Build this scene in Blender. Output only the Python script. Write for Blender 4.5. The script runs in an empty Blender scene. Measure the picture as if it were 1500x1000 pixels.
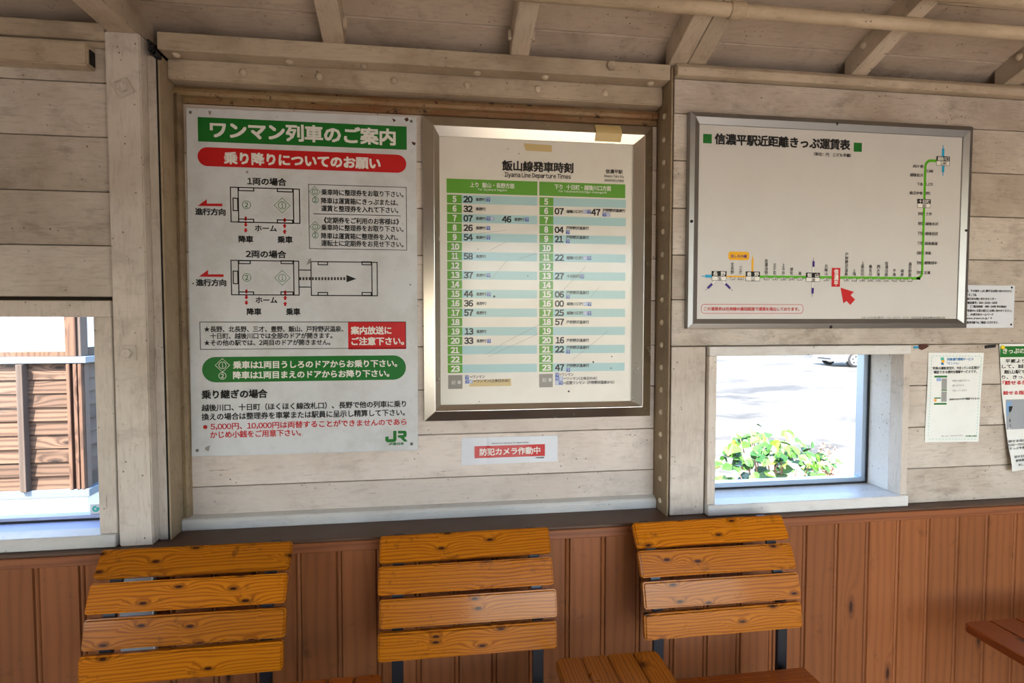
import bpy, bmesh, math, random
from mathutils import Vector, Matrix

random.seed(7)
SC = bpy.context.scene
COL = SC.collection

# ------------------------------------------------------------------ camera
F_PX = 829.1
YAW, PITCH = 0.13946, -0.04254
CAM = Vector((0.6417, -1.6158, 1.3371))
FWD = Vector((math.sin(YAW) * math.cos(PITCH), math.cos(YAW) * math.cos(PITCH), math.sin(PITCH)))
RGT = Vector((math.cos(YAW), -math.sin(YAW), 0))
UPV = RGT.cross(FWD)
cam_d = bpy.data.cameras.new('camera')
cam_d.sensor_width = 36.0
cam_d.lens = F_PX / 1500 * 36.0
cam_d.clip_start = 0.02
cam_o = bpy.data.objects.new('camera', cam_d)
COL.objects.link(cam_o)
cam_o.matrix_world = Matrix(((RGT.x, UPV.x, -FWD.x, CAM.x), (RGT.y, UPV.y, -FWD.y, CAM.y), (RGT.z, UPV.z, -FWD.z, CAM.z), (0, 0, 0, 1)))
SC.camera = cam_o

def at(px, py, Y):
    """the point of the upright plane y = Y that lies on the line of sight of a photo pixel"""
    d = RGT * ((px - 750) / F_PX) + UPV * (-(py - 500) / F_PX) + FWD
    return CAM + d * ((Y - CAM.y) / d.y)

# ------------------------------------------------------------------ world, sun, exposure
wd = bpy.data.worlds.new('sky')
SC.world = wd
wd.use_nodes = True
wn = wd.node_tree
wn.nodes.clear()
sky = wn.nodes.new('ShaderNodeTexSky')
sky.sky_type = 'NISHITA'
sky.sun_disc = False
sky.sun_elevation = math.radians(50)
sky.sun_rotation = math.radians(215)
sky.air_density = 1.0
sky.dust_density = 1.5
bgn = wn.nodes.new('ShaderNodeBackground')
bgn.inputs[1].default_value = 0.40
won = wn.nodes.new('ShaderNodeOutputWorld')
wn.links.new(sky.outputs[0], bgn.inputs[0])
wn.links.new(bgn.outputs[0], won.inputs[0])

sun_d = bpy.data.lights.new('sun', 'SUN')
sun_d.energy = 9.0
sun_d.angle = math.radians(0.6)
sun_d.color = (1.0, 0.95, 0.87)
sun_o = bpy.data.objects.new('sun', sun_d)
COL.objects.link(sun_o)
sun_dir = Vector((0.42, 0.62, -0.90)).normalized()       # travels to the right, towards the far side, down
sun_o.rotation_euler = sun_dir.to_track_quat('-Z', 'Y').to_euler()

SC.view_settings.view_transform = 'Standard'
SC.view_settings.look = 'None'
SC.view_settings.gamma = 1.0
SC.view_settings.use_curve_mapping = False
SC.view_settings.exposure = 1.97

# openings of the wall behind the camera: x0, x1, z0, z1
REAR_Y = -2.50
REAR_HOLES = [(-1.62, -1.10, 0.80, 1.42), (0.86, 2.60, 0.0, 1.88), (3.00, 3.60, 0.80, 1.42), (3.95, 4.75, 0.80, 1.42)]  # doorway out of view, widened to let more daylight in
X0, X1 = -1.75, 5.2
END_DOOR = (-2.1, -1.1, 0.80, 1.50)            # window in the left end wall: y0, y1, z0, z1
def portal(loc, rot, w, h):
    pl = bpy.data.lights.new('daylight_portal', 'AREA')
    pl.shape = 'RECTANGLE'; pl.size = w; pl.size_y = h
    pl.cycles.is_portal = True
    po = bpy.data.objects.new('daylight_portal', pl)
    po.location = loc; po.rotation_euler = rot
    COL.objects.link(po)
for (a, b, c, d) in REAR_HOLES:
    portal(((a + b) / 2, REAR_Y - 0.05, (c + d) / 2), (math.radians(90), 0, 0), b - a, d - c)
portal((X0 - 0.04, (END_DOOR[0] + END_DOOR[1]) / 2, (END_DOOR[2] + END_DOOR[3]) / 2), (0, math.radians(-90), 0), END_DOOR[3] - END_DOOR[2], END_DOOR[1] - END_DOOR[0])

# ------------------------------------------------------------------ materials
MATS = {}
def srgb(r, g, b):
    f = lambda c: (c / 255 / 12.92) if c / 255 <= 0.04045 else ((c / 255 + 0.055) / 1.055) ** 2.4
    return (f(r), f(g), f(b), 1)

class NT:
    def __init__(s, name):
        s.m = bpy.data.materials.new(name); s.m.use_nodes = True
        s.t = s.m.node_tree; s.t.nodes.clear()
        s.out = s.t.nodes.new('ShaderNodeOutputMaterial')
        s.b = s.t.nodes.new('ShaderNodeBsdfPrincipled')
        s.t.links.new(s.b.outputs[0], s.out.inputs[0])
    def n(s, typ, **kw):
        o = s.t.nodes.new(typ)
        for k, v in kw.items():
            if k in o.inputs: o.inputs[k].default_value = v
            else: setattr(o, k, v)
        return o
    def l(s, a, b): s.t.links.new(a, b)
    def coords(s, scale=(1, 1, 1), rnd=True):
        tc = s.n('ShaderNodeTexCoord')
        v = tc.outputs['Object']
        if rnd:
            oi = s.n('ShaderNodeObjectInfo')
            cb = s.n('ShaderNodeVectorMath', operation='SCALE'); 
            cx = s.n('ShaderNodeCombineXYZ')
            s.l(oi.outputs['Random'], cx.inputs[0]); s.l(oi.outputs['Random'], cx.inputs[1]); s.l(oi.outputs['Random'], cx.inputs[2])
            s.l(cx.outputs[0], cb.inputs[0]); cb.inputs['Scale'].default_value = 37.0
            ad = s.n('ShaderNodeVectorMath', operation='ADD')
            s.l(v, ad.inputs[0]); s.l(cb.outputs[0], ad.inputs[1]); v = ad.outputs[0]
        mp = s.n('ShaderNodeMapping'); mp.inputs['Scale'].default_value = scale
        s.l(v, mp.inputs[0])
        return mp.outputs[0]
    def noise(s, v, scale, detail=4, rough=0.55, dist=0.0):
        o = s.n('ShaderNodeTexNoise', Scale=scale, Detail=detail, Roughness=rough, Distortion=dist)
        s.l(v, o.inputs['Vector']); return o.outputs['Fac']
    def ramp(s, v, stops):
        o = s.n('ShaderNodeValToRGB'); e = o.color_ramp.elements
        while len(e) > 1: e.remove(e[0])
        e[0].position, e[0].color = stops[0]
        for p, c in stops[1:]:
            x = e.new(p); x.color = c
        s.l(v, o.inputs[0]); return o.outputs[0]
    def mix(s, f, a, b, mode='MIX'):
        o = s.n('ShaderNodeMix', data_type='RGBA', blend_type=mode)
        for sock, val in ((0, f), (6, a), (7, b)):
            if hasattr(val, 'links'): s.l(val, o.inputs[sock])
            else: o.inputs[sock].default_value = val
        return o.outputs[2]
    def math(s, op, a, b=None, c=None):
        o = s.n('ShaderNodeMath', operation=op)
        for i, val in enumerate((a, b, c)):
            if val is None: continue
            if hasattr(val, 'links'): s.l(val, o.inputs[i])
            else: o.inputs[i].default_value = val
        return o.outputs[0]
    def bump(s, h, strength=0.3, dist=0.002):
        o = s.n('ShaderNodeBump', Strength=strength, Distance=dist)
        s.l(h, o.inputs['Height']); s.l(o.outputs[0], s.b.inputs['Normal'])

G0, G1 = (0, 0, 0, 1), (1, 1, 1, 1)
def plain(name, col, rough=0.5, metal=0.0, spec=0.5):
    t = NT(name)
    t.b.inputs['Base Color'].default_value = col
    t.b.inputs['Roughness'].default_value = rough
    t.b.inputs['Metallic'].default_value = metal
    t.b.inputs['Specular IOR Level'].default_value = spec
    MATS[name] = t.m
    return t.m

def paint(name, base, dirt, grain=(1, 1, 1), dirt_amt=0.5, rough=0.55, specks=True, peel=0.0):
    """old brush paint on wood: blotchy dirt, specks and a fine grain"""
    t = NT(name)
    v = t.coords()
    vg = t.coords(grain)
    big = t.noise(v, 3.2, 5, 0.6)
    m1 = t.ramp(big, [(0.42, G0), (0.72, G1)])
    mid = t.noise(vg, 22, 5, 0.62, 0.3)
    m2 = t.ramp(mid, [(0.5, G0), (0.78, G1)])
    c = t.mix(t.math('MULTIPLY', m1, dirt_amt * 0.75), base, dirt)
    c = t.mix(t.math('MULTIPLY', m2, dirt_amt * 0.55), c, dirt)
    sm2 = t.ramp(t.noise(t.coords((1, 1, 1.6)), 7.5, 6, 0.7, 0.4), [(0.54, G0), (0.70, G1)])
    c = t.mix(t.math('MULTIPLY', sm2, dirt_amt * 0.5), c, srgb(96, 78, 58))
    oi = t.n('ShaderNodeObjectInfo')
    tone = t.ramp(oi.outputs['Random'], [(0, (0.86, 0.85, 0.84, 1)), (1, (1.0, 1.0, 1.0, 1))])
    c = t.mix(1.0, c, tone, 'MULTIPLY')
    if specks:
        vo = t.n('ShaderNodeTexVoronoi', Scale=55.0, Randomness=1.0); t.l(v, vo.inputs['Vector'])
        sm = t.ramp(vo.outputs['Distance'], [(0.0, G1), (0.10, G1), (0.15, G0)])
        gate = t.ramp(t.noise(v, 9, 3), [(0.50, G0), (0.60, G1)])
        c = t.mix(t.math('MULTIPLY', t.math('MULTIPLY', sm, gate), 0.75), c, srgb(70, 56, 42))
    cr_ = t.ramp(t.noise(t.coords(tuple(3.0 if g_ == 1 else 34.0 for g_ in grain)), 4.0, 4, 0.7), [(0.66, G0), (0.71, G1)])
    c = t.mix(t.math('MULTIPLY', cr_, 0.5 if max(grain) > 1 else 0.0), c, srgb(84, 66, 46))
    if peel > 0:
        pm = t.ramp(t.noise(t.coords((1, 1, 1)), 26, 6, 0.7), [(1 - peel, G0), (1 - peel + 0.05, G1)])
        c = t.mix(pm, c, srgb(62, 40, 24))
    t.l(c, t.b.inputs['Base Color'])
    t.b.inputs['Roughness'].default_value = rough
    t.b.inputs['Specular IOR Level'].default_value = 0.35
    h = t.math('ADD', t.math('MULTIPLY', mid, 0.7), t.math('MULTIPLY', t.noise(v, 70, 3), 0.4))
    t.bump(h, 0.42, 0.0026)
    MATS[name] = t.m
    return t.m

def wood(name, light, dark, knot, axis='X', freq=95.0, rough=(0.16, 0.36), knots=True, wear=0.3, kscale=(7.0, 15.0), spec=0.5, coat=0.0, tone=0.25, kgate=0.45):
    """sawn softwood: growth rings that bend round knots; axis = direction of the grain"""
    t = NT(name)
    v = t.coords()
    sp = t.n('ShaderNodeSeparateXYZ'); t.l(v, sp.inputs[0])
    ax = {'X': (0, 2, 1), 'Z': (2, 0, 1), 'Y': (1, 0, 2)}[axis]
    U, V, W = (sp.outputs[i] for i in ax)
    cmb = t.n('ShaderNodeCombineXYZ')
    t.l(t.math('MULTIPLY', U, 2.2), cmb.inputs[0]); t.l(t.math('MULTIPLY', V, 9.0), cmb.inputs[1]); t.l(t.math('MULTIPLY', W, 3.0), cmb.inputs[2])
    nz = t.noise(cmb.outputs[0], 1.0, 3, 0.5)
    cm2 = t.n('ShaderNodeCombineXYZ')
    t.l(t.math('MULTIPLY', U, 3.0), cm2.inputs[0]); t.l(t.math('MULTIPLY', V, 60.0), cm2.inputs[1]); t.l(t.math('MULTIPLY', W, 3.0), cm2.inputs[2])
    nz2 = t.noise(cm2.outputs[0], 1.0, 2, 0.5)
    g = t.math('ADD', t.math('MULTIPLY', V, freq * 0.8), t.math('ADD', t.math('MULTIPLY', nz, freq * 0.03), t.math('MULTIPLY', nz2, freq * 0.009)))
    if knots:
        c2 = t.n('ShaderNodeCombineXYZ')
        t.l(t.math('MULTIPLY', U, kscale[0]), c2.inputs[0]); t.l(t.math('MULTIPLY', V, kscale[1]), c2.inputs[1])
        vo = t.n('ShaderNodeTexVoronoi', Scale=1.0, Randomness=1.0, voronoi_dimensions='2D'); t.l(c2.outputs[0], vo.inputs['Vector'])
        sepc = t.n('ShaderNodeSeparateColor'); t.l(vo.outputs['Color'], sepc.inputs[0])
        gate = t.math('LESS_THAN', sepc.outputs[0], kgate)
        d = t.math('ADD', vo.outputs['Distance'], t.math('MULTIPLY', t.math('SUBTRACT', 1.0, gate), 9.0))
        g = t.math('ADD', g, t.math('MULTIPLY', t.math('POWER', 2.718, t.math('MULTIPLY', d, -6.0)), 26.0))
    sn = t.math('MULTIPLY_ADD', t.math('SINE', g), 0.5, 0.5)
    sn = t.math('POWER', sn, 2.2)
    cf = t.n('ShaderNodeCombineXYZ')
    t.l(t.math('MULTIPLY', U, 10.0), cf.inputs[0]); t.l(t.math('MULTIPLY', V, 420.0), cf.inputs[1]); t.l(W, cf.inputs[2])
    fine = t.noise(cf.outputs[0], 1.0, 2)
    f = t.math('ADD', t.math('MULTIPLY', sn, 0.62), t.math('MULTIPLY', fine, 0.30))
    c = t.mix(f, light, dark)
    oi = t.n('ShaderNodeObjectInfo')
    c = t.mix(1.0, c, t.ramp(oi.outputs['Random'], [(0, (1 - tone, 1 - tone, 1 - tone, 1)), (1, (1, 1, 1, 1))]), 'MULTIPLY')
    if knots:
        km = t.ramp(d, [(0.0, G1), (0.05, G1), (0.09, (0.45, 0.45, 0.45, 1)), (0.19, G0)])
        c = t.mix(km, c, knot)
    wm = t.noise(v, 16, 6, 0.7)
    wmask = t.ramp(wm, [(0.60, G0), (0.74, G1)])
    c = t.mix(t.math('MULTIPLY', wmask, wear), c, srgb(52, 30, 16))
    t.l(c, t.b.inputs['Base Color'])
    rr = t.n('ShaderNodeMapRange'); rr.inputs[3].default_value = rough[0]; rr.inputs[4].default_value = rough[1]
    t.l(t.noise(v, 12, 4), rr.inputs[0]); t.l(rr.outputs[0], t.b.inputs['Roughness'])
    t.b.inputs['Specular IOR Level'].default_value = spec
    t.b.inputs['Coat Weight'].default_value = coat
    t.b.inputs['Coat Roughness'].default_value = 0.10
    t.bump(t.math('ADD', f, t.math('MULTIPLY', wm, 1.2)), 0.10, 0.0015)
    MATS[name] = t.m
    return t.m

WHITE = srgb(206, 196, 182)
DIRT = srgb(128, 106, 80)
paint('plank_paint', WHITE, DIRT, (1, 1, 7), 0.8)
paint('post_paint', srgb(210, 200, 187), DIRT, (7, 7, 1), 0.6)
paint('panel_paint', srgb(218, 206, 194), srgb(156, 138, 118), (1, 1, 6), 0.55)
paint('ceiling_paint', srgb(204, 188, 170), srgb(136, 116, 98), (1, 5, 5), 0.75)
paint('beam_paint', srgb(200, 184, 160), srgb(118, 96, 70), (1, 6, 6), 0.7)
paint('rafter_paint', srgb(206, 190, 168), srgb(120, 98, 74), (6, 1, 1), 0.7)
paint('shaded_grimy_steel', srgb(158, 138, 110), srgb(98, 74, 50), (4, 4, 1), 0.9)  # shade of the side face put into a darker colour, along with grime
paint('shaded_grimy_jamb', srgb(176, 158, 130), srgb(112, 90, 64), (6, 6, 1), 0.8)  # darkened for the shade on the bar's side face, plus grime
paint('sill_paint', srgb(214, 212, 206), srgb(150, 138, 118), (1, 6, 6), 0.35, 0.4)
paint('grime_paint', srgb(150, 130, 100), srgb(66, 50, 34), (5, 5, 1), 1.0, peel=0.36)
paint('rust_paint', srgb(150, 128, 92), srgb(122, 66, 22), (1.5, 5, 5), 1.2, peel=0.40)
paint('pipe_paint', srgb(210, 190, 160), srgb(120, 98, 72), (1, 4, 4), 0.6)
wood('wainscot_wood', srgb(148, 88, 48), srgb(130, 75, 39), srgb(60, 30, 16), 'Z', 300.0, (0.36, 0.55), True, 0.45, (4.0, 14.0), 0.3, 0, 0.25, 0.12)
wood('wainscot_rail_wood', srgb(142, 84, 48), srgb(112, 62, 34), srgb(46, 22, 12), 'X', 420.0, (0.34, 0.55), True, 0.35, (4.0, 14.0), 0.4, 0, 0.25, 0.2)
wood('ledge_wood', srgb(98, 70, 50), srgb(68, 46, 32), srgb(40, 24, 16), 'X', 90.0, (0.45, 0.65), False, 0.35)
wood('slat_wood', srgb(200, 118, 14), srgb(136, 64, 3), srgb(52, 18, 5), 'X', 1000.0, (0.20, 0.42), True, 0.8, (9.0, 24.0), 0.2, 0.22, 0.28, 0.5)
wood('seat_wood', srgb(178, 92, 26), srgb(112, 46, 10), srgb(60, 22, 8), 'X', 900.0, (0.2, 0.4), True, 0.4, (5.0, 12.0), 0.5, 0.1, 0.25, 0.4)
wood('table_wood', srgb(184, 106, 26), srgb(118, 58, 10), srgb(58, 24, 8), 'Y', 900.0, (0.2, 0.4), True, 0.4, (8.0, 14.0), 0.5, 0.1, 0.25, 0.4)
wood('bench_wood', srgb(150, 70, 22), srgb(92, 36, 10), srgb(50, 20, 8), 'Y', 900.0, (0.22, 0.42), True, 0.3, (8.0, 14.0), 0.5, 0.1, 0.25, 0.4)
wood('weathered_wood', srgb(98, 76, 61), srgb(46, 32, 25), srgb(28, 19, 14), 'X', 160.0, (0.7, 0.9), True, 0.5, (1.8, 6.0), 0.2, 0, 0.35)
wood('batten_wood', srgb(96, 84, 76), srgb(58, 48, 42), srgb(50, 36, 28), 'Z', 70.0, (0.7, 0.9), False, 0.5, (3, 6), 0.2)
wood('post_wood', srgb(98, 73, 58), srgb(62, 45, 36), srgb(50, 32, 22), 'Z', 160.0, (0.7, 0.9), True, 0.4, (2, 7), 0.2)
wood('floor_wood', srgb(166, 147, 120), srgb(140, 118, 92), srgb(70, 44, 28), 'X', 300.0, (0.4, 0.6), False, 0.3, (2, 6), 0.4)
plain('black_steel', srgb(26, 27, 30), 0.38, 0.0, 0.5)
plain('gap_dark', srgb(24, 20, 16), 0.9)
plain('backing_dark', srgb(60, 48, 36), 0.9)
plain('rivet_paint', srgb(196, 182, 158), 0.5)
plain('plaster', srgb(222, 220, 214), 0.8)
plain('concrete', srgb(196, 196, 192), 0.85)
plain('flashing', srgb(92, 104, 116), 0.5, 0.3)
plain('white_plastic', srgb(222, 222, 218), 0.4)
plain('blue_sill', srgb(172, 182, 214), 0.45)
plain('black_ink', srgb(26, 25, 24), 0.5, 0, 0.3)
plain('faded_ink', srgb(64, 62, 58), 0.5, 0, 0.3)
plain('grey_ink', srgb(150, 150, 146), 0.5, 0, 0.3)
plain('cell_grey', srgb(142, 138, 130), 0.5, 0, 0.3)
plain('sign_green', srgb(18, 108, 32), 0.4, 0, 0.4)
plain('sign_red', srgb(190, 20, 20), 0.4, 0, 0.4)
plain('sign_white', srgb(228, 226, 216), 0.4, 0, 0.4)
plain('line_green', srgb(88, 172, 30), 0.45, 0, 0.3)
plain('hour_green', srgb(92, 160, 40), 0.45, 0, 0.3)
plain('stripe_blue', srgb(170, 206, 206), 0.5, 0, 0.3)
plain('line_yellow', srgb(232, 172, 16), 0.45, 0, 0.3)
plain('line_cyan', srgb(40, 160, 200), 0.45, 0, 0.3)
plain('line_purple', srgb(58, 34, 120), 0.45, 0, 0.3)
plain('icon_blue', srgb(58, 92, 176), 0.45, 0, 0.3)
plain('icon_pale', srgb(150, 170, 214), 0.45, 0, 0.3)
plain('heading_blue', srgb(40, 120, 180), 0.45, 0, 0.3)
plain('tape_beige', srgb(206, 182, 124), 0.5)
plain('pink_label', srgb(226, 178, 178), 0.6)
plain('screw_metal', srgb(120, 118, 112), 0.35, 0.8)
plain('dark_screw', srgb(34, 34, 36), 0.4, 0.5)
plain('yellow_plastic', srgb(240, 212, 30), 0.35)
plain('teal_print', srgb(60, 186, 168), 0.5)
plain('orange_print', srgb(240, 160, 70), 0.5)
plain('photo_grey', srgb(150, 154, 158), 0.5)
plain('photo_blue', srgb(120, 160, 200), 0.5)
plain('rubber', srgb(24, 24, 26), 0.8)
plain('car_white', srgb(238, 240, 242), 0.2, 0, 0.6)
plain('car_glass', srgb(30, 36, 42), 0.08, 0, 0.6)
plain('car_trim', srgb(50, 52, 56), 0.5)
plain('alloy', srgb(200, 204, 208), 0.3, 0.7)
plain('lamp_clear', srgb(220, 224, 228), 0.15)
plain('stem_brown', srgb(142, 106, 84), 0.8)
plain('dry_flower', srgb(140, 104, 84), 0.9)
plain('roof_metal', srgb(96, 92, 88), 0.6, 0.3)
plain('mark_brown', srgb(76, 36, 22), 0.7)
plain('mark_blue', srgb(60, 150, 190), 0.7)

def mat_board(name, base, stain, amt=0.5):
    t = NT(name); v = t.coords(rnd=False)
    st = t.ramp(t.noise(v, 7, 6, 0.65), [(0.45, G0), (0.75, G1)])
    fine = t.ramp(t.noise(v, 60, 4, 0.7), [(0.62, G0), (0.72, G1)])
    c = t.mix(t.math('MULTIPLY', st, amt), base, stain)
    c = t.mix(t.math('MULTIPLY', fine, amt * 0.5), c, stain)
    t.l(c, t.b.inputs['Base Color'])
    t.b.inputs['Roughness'].default_value = 0.32
    t.b.inputs['Specular IOR Level'].default_value = 0.4
    MATS[name] = t.m
mat_board('enamel_board', srgb(208, 211, 211), srgb(168, 166, 154), 0.55)
mat_board('poster_paper', srgb(226, 222, 210), srgb(200, 192, 172), 0.4)
mat_board('fare_board', srgb(204, 202, 196), srgb(190, 187, 180), 0.3)
mat_board('paper', srgb(228, 230, 224), srgb(206, 206, 196), 0.4)
mat_board('plate_white', srgb(214, 218, 222), srgb(190, 192, 194), 0.3)

def mat_alu(name, col, rough):
    t = NT(name); v = t.coords((1, 1, 1), rnd=False)
    t.b.inputs['Base Color'].default_value = col
    t.b.inputs['Metallic'].default_value = 1.0
    rr = t.n('ShaderNodeMapRange'); rr.inputs[3].default_value = rough - 0.02; rr.inputs[4].default_value = rough + 0.03
    t.l(t.noise(v, 30, 4), rr.inputs[0]); t.l(rr.outputs[0], t.b.inputs['Roughness'])
    MATS[name] = t.m
mat_alu('aluminium', srgb(222, 220, 212), 0.26)
mat_alu('aluminium_dull', srgb(156, 156, 154), 0.42)
mat_alu('window_aluminium', srgb(176, 190, 206), 0.4)

def mat_glass(name, tint=(1, 1, 1, 1), rough=0.03, ior=1.45):
    t = NT(name); t.t.nodes.remove(t.b)
    lw = t.n('ShaderNodeLayerWeight', Blend=0.5)
    fz = t.math('MULTIPLY_ADD', t.math('POWER', lw.outputs['Facing'], 5.0), 0.9, ((ior - 1) / (ior + 1)) ** 2)
    tr = t.n('ShaderNodeBsdfTransparent'); tr.inputs[0].default_value = tint
    gl = t.n('ShaderNodeBsdfGlossy', Roughness=rough)
    mx = t.n('ShaderNodeMixShader')
    t.l(fz, mx.inputs[0]); t.l(tr.outputs[0], mx.inputs[1]); t.l(gl.outputs[0], mx.inputs[2]); t.l(mx.outputs[0], t.out.inputs[0])
    MATS[name] = t.m
mat_glass('glass', (0.97, 0.985, 0.99, 1))
mat_glass('acrylic', (0.99, 0.99, 0.985, 1), 0.13, 1.40)
mat_glass('clear_film', (0.97, 0.97, 0.97, 1))

def mat_clear(name):
    t = NT(name); t.t.nodes.remove(t.b)
    tr = t.n('ShaderNodeBsdfTransparent'); t.l(tr.outputs[0], t.out.inputs[0]); MATS[name] = t.m
mat_clear('pane_body')
def pane(name, x0, x1, y0, y1, z0, z1, mat, parent):
    """clear sheet whose room side carries the reflection"""
    o = box(name, x0, x1, y0, y1, z0, z1, mat, parent, 0)
    o.data.materials.append(MATS['pane_body'])
    for f in o.data.polygons:
        if f.normal.y > -0.9: f.material_index = 1
    return o
def mat_leaf(name, a, b):
    t = NT(name)
    oi = t.n('ShaderNodeObjectInfo')
    c = t.ramp(oi.outputs['Random'], [(0, a), (0.85, b), (0.93, srgb(130, 138, 44)), (1, srgb(156, 112, 60))])
    t.l(c, t.b.inputs['Base Color']); t.b.inputs['Roughness'].default_value = 0.45
    try: t.b.inputs['Transmission Weight'].default_value = 0.0
    except Exception: pass
    MATS[name] = t.m
mat_leaf('leaf_green', srgb(26, 64, 18), srgb(70, 110, 32))

def mat_ground():
    t = NT('asphalt'); v = t.coords(rnd=False)
    a = t.noise(t.coords((0.45, 1, 1), rnd=False), 0.42, 7, 0.66, 0.8)
    c = t.ramp(a, [(0.37, srgb(50, 48, 45)), (0.45, srgb(76, 73, 68)), (0.52, srgb(94, 90, 84)), (0.7, srgb(100, 96, 90))])
    b2 = t.ramp(t.noise(t.coords((0.8, 1, 1), rnd=False), 2.2, 6, 0.7, 0.5), [(0.40, (0.70, 0.70, 0.70, 1)), (0.55, G1)])
    c = t.mix(1.0, c, b2, 'MULTIPLY')
    b = t.ramp(t.noise(v, 9, 5, 0.7), [(0.35, (0.74, 0.74, 0.74, 1)), (0.6, G1)])
    c = t.mix(1.0, c, b, 'MULTIPLY')
    t.l(c, t.b.inputs['Base Color']); t.b.inputs['Roughness'].default_value = 0.9
    t.bump(t.noise(v, 60, 3), 0.3, 0.01)
    MATS['asphalt'] = t.m
mat_ground()
plain('ballast', srgb(112, 104, 96), 0.95)
plain('verge_soil', srgb(120, 112, 92), 0.95)

# ------------------------------------------------------------------ mesh helpers
def mesh_obj(name, verts, faces, mat, parent=None, bev=0.0, seg=2, smooth=False):
    me = bpy.data.meshes.new(name)
    off = world_loc(parent)
    me.from_pydata([Vector(v) - off for v in verts], [], faces)
    if bev > 0 or smooth:
        bm = bmesh.new(); bm.from_mesh(me)
        bmesh.ops.recalc_face_normals(bm, faces=bm.faces)
        if bev > 0:
            ed = [e for e in bm.edges if len(e.link_faces) == 2 and e.calc_face_angle(0) > 0.5]
            bmesh.ops.bevel(bm, geom=ed, offset=bev, segments=seg, affect='EDGES', clamp_overlap=True)
        bm.to_mesh(me); bm.free()
    else:
        bm = bmesh.new(); bm.from_mesh(me); bmesh.ops.recalc_face_normals(bm, faces=bm.faces); bm.to_mesh(me); bm.free()
    if smooth:
        for p in me.polygons: p.use_smooth = True
    me.materials.append(MATS[mat])
    o = bpy.data.objects.new(name, me); COL.objects.link(o)
    if parent: o.parent = parent
    return o

def world_loc(p):
    v = Vector((0, 0, 0))
    while p is not None:
        v += p.location; p = p.parent
    return v

def box_vf(x0, x1, y0, y1, z0, z1, base=0):
    v = [(x0, y0, z0), (x1, y0, z0), (x1, y1, z0), (x0, y1, z0), (x0, y0, z1), (x1, y0, z1), (x1, y1, z1), (x0, y1, z1)]
    f = [(0, 3, 2, 1), (4, 5, 6, 7), (0, 1, 5, 4), (1, 2, 6, 5), (2, 3, 7, 6), (3, 0, 4, 7)]
    return v, [tuple(i + base for i in q) for q in f]

def box(name, x0, x1, y0, y1, z0, z1, mat, parent=None, bev=0.002, seg=2):
    v, f = box_vf(x0, x1, y0, y1, z0, z1)
    return mesh_obj(name, v, f, mat, parent, bev, seg)

def boxes(name, lst, mat, parent=None):
    V, Fc = [], []
    for b in lst:
        v, f = box_vf(*b, base=len(V)); V += v; Fc += f
    return mesh_obj(name, V, Fc, mat, parent)

def frustum(p0, p1, r0, r1, n=12, cap=True):
    p0, p1 = Vector(p0), Vector(p1); d = (p1 - p0).normalized()
    a = d.orthogonal().normalized(); b = d.cross(a)
    V = []
    for p, r in ((p0, r0), (p1, r1)):
        for i in range(n):
            t = 2 * math.pi * i / n
            V.append(p + a * (r * math.cos(t)) + b * (r * math.sin(t)))
    Fc = [(i, (i + 1) % n, n + (i + 1) % n, n + i) for i in range(n)]
    if cap: Fc += [tuple(range(n))[::-1], tuple(range(n, 2 * n))]
    return V, Fc

def cyl(name, p0, p1, r0, mat, parent=None, r1=None, n=14, bev=0.0, smooth=False):
    V, Fc = frustum(p0, p1, r0, r0 if r1 is None else r1, n)
    return mesh_obj(name, V, Fc, mat, parent, bev, 1, smooth)

def prism(name, outline, axis, a0, a1, mat, parent=None, bev=0.0, seg=2):
    """closed outline swept along an axis: axis X takes (y,z) pairs, axis Y takes (x,z), axis Z takes (x,y)"""
    n = len(outline); V = []
    for a in (a0, a1):
        for (p, q) in outline:
            V.append({'X': (a, p, q), 'Y': (p, a, q), 'Z': (p, q, a)}[axis])
    Fc = [(i, (i + 1) % n, n + (i + 1) % n, n + i) for i in range(n)] + [tuple(range(n))[::-1], tuple(range(n, 2 * n))]
    return mesh_obj(name, V, Fc, mat, parent, bev, seg)

def empty(name, loc):
    o = bpy.data.objects.new(name, None); o.empty_display_size = 0.1; o.location = loc
    COL.objects.link(o); return o

def tag(o, label, cat, group=None):
    o['label'] = label; o['category'] = cat
    if group: o['group'] = group
    return o
def struct(o, label=None):
    o['kind'] = 'structure'
    if label: o['label'] = label
    return o

def dup(src, parent, loc=None, rot=None):
    o = src.copy(); COL.objects.link(o); o.parent = parent
    if loc is not None: o.location = loc
    if rot is not None: o.rotation_euler = rot
    return o

def holes_boxes(x0, x1, z0, z1, holes, y0, y1):
    xs = sorted({x0, x1, *[h[0] for h in holes], *[h[1] for h in holes]})
    xs = [x for x in xs if x0 <= x <= x1]
    out = []
    for a, b in zip(xs, xs[1:]):
        m = (a + b) / 2
        hz = sorted((h[2], h[3]) for h in holes if h[0] < m < h[1])
        z = z0
        for (c, d) in hz:
            if c > z: out.append((a, b, y0, y1, z, c))
            z = d
        if z < z1: out.append((a, b, y0, y1, z, z1))
    return out

def spans(x0, x1, z0, z1, holes):
    """x spans of a horizontal board that stay clear of the holes"""
    segs = [(x0, x1)]
    for (a, b, c, d) in holes:
        if z1 <= c + 1e-4 or z0 >= d - 1e-4: continue
        segs = [s for (p, q) in segs for s in ((p, min(q, a)), (max(p, b), q)) if s[1] - s[0] > 0.004]
    return segs

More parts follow.
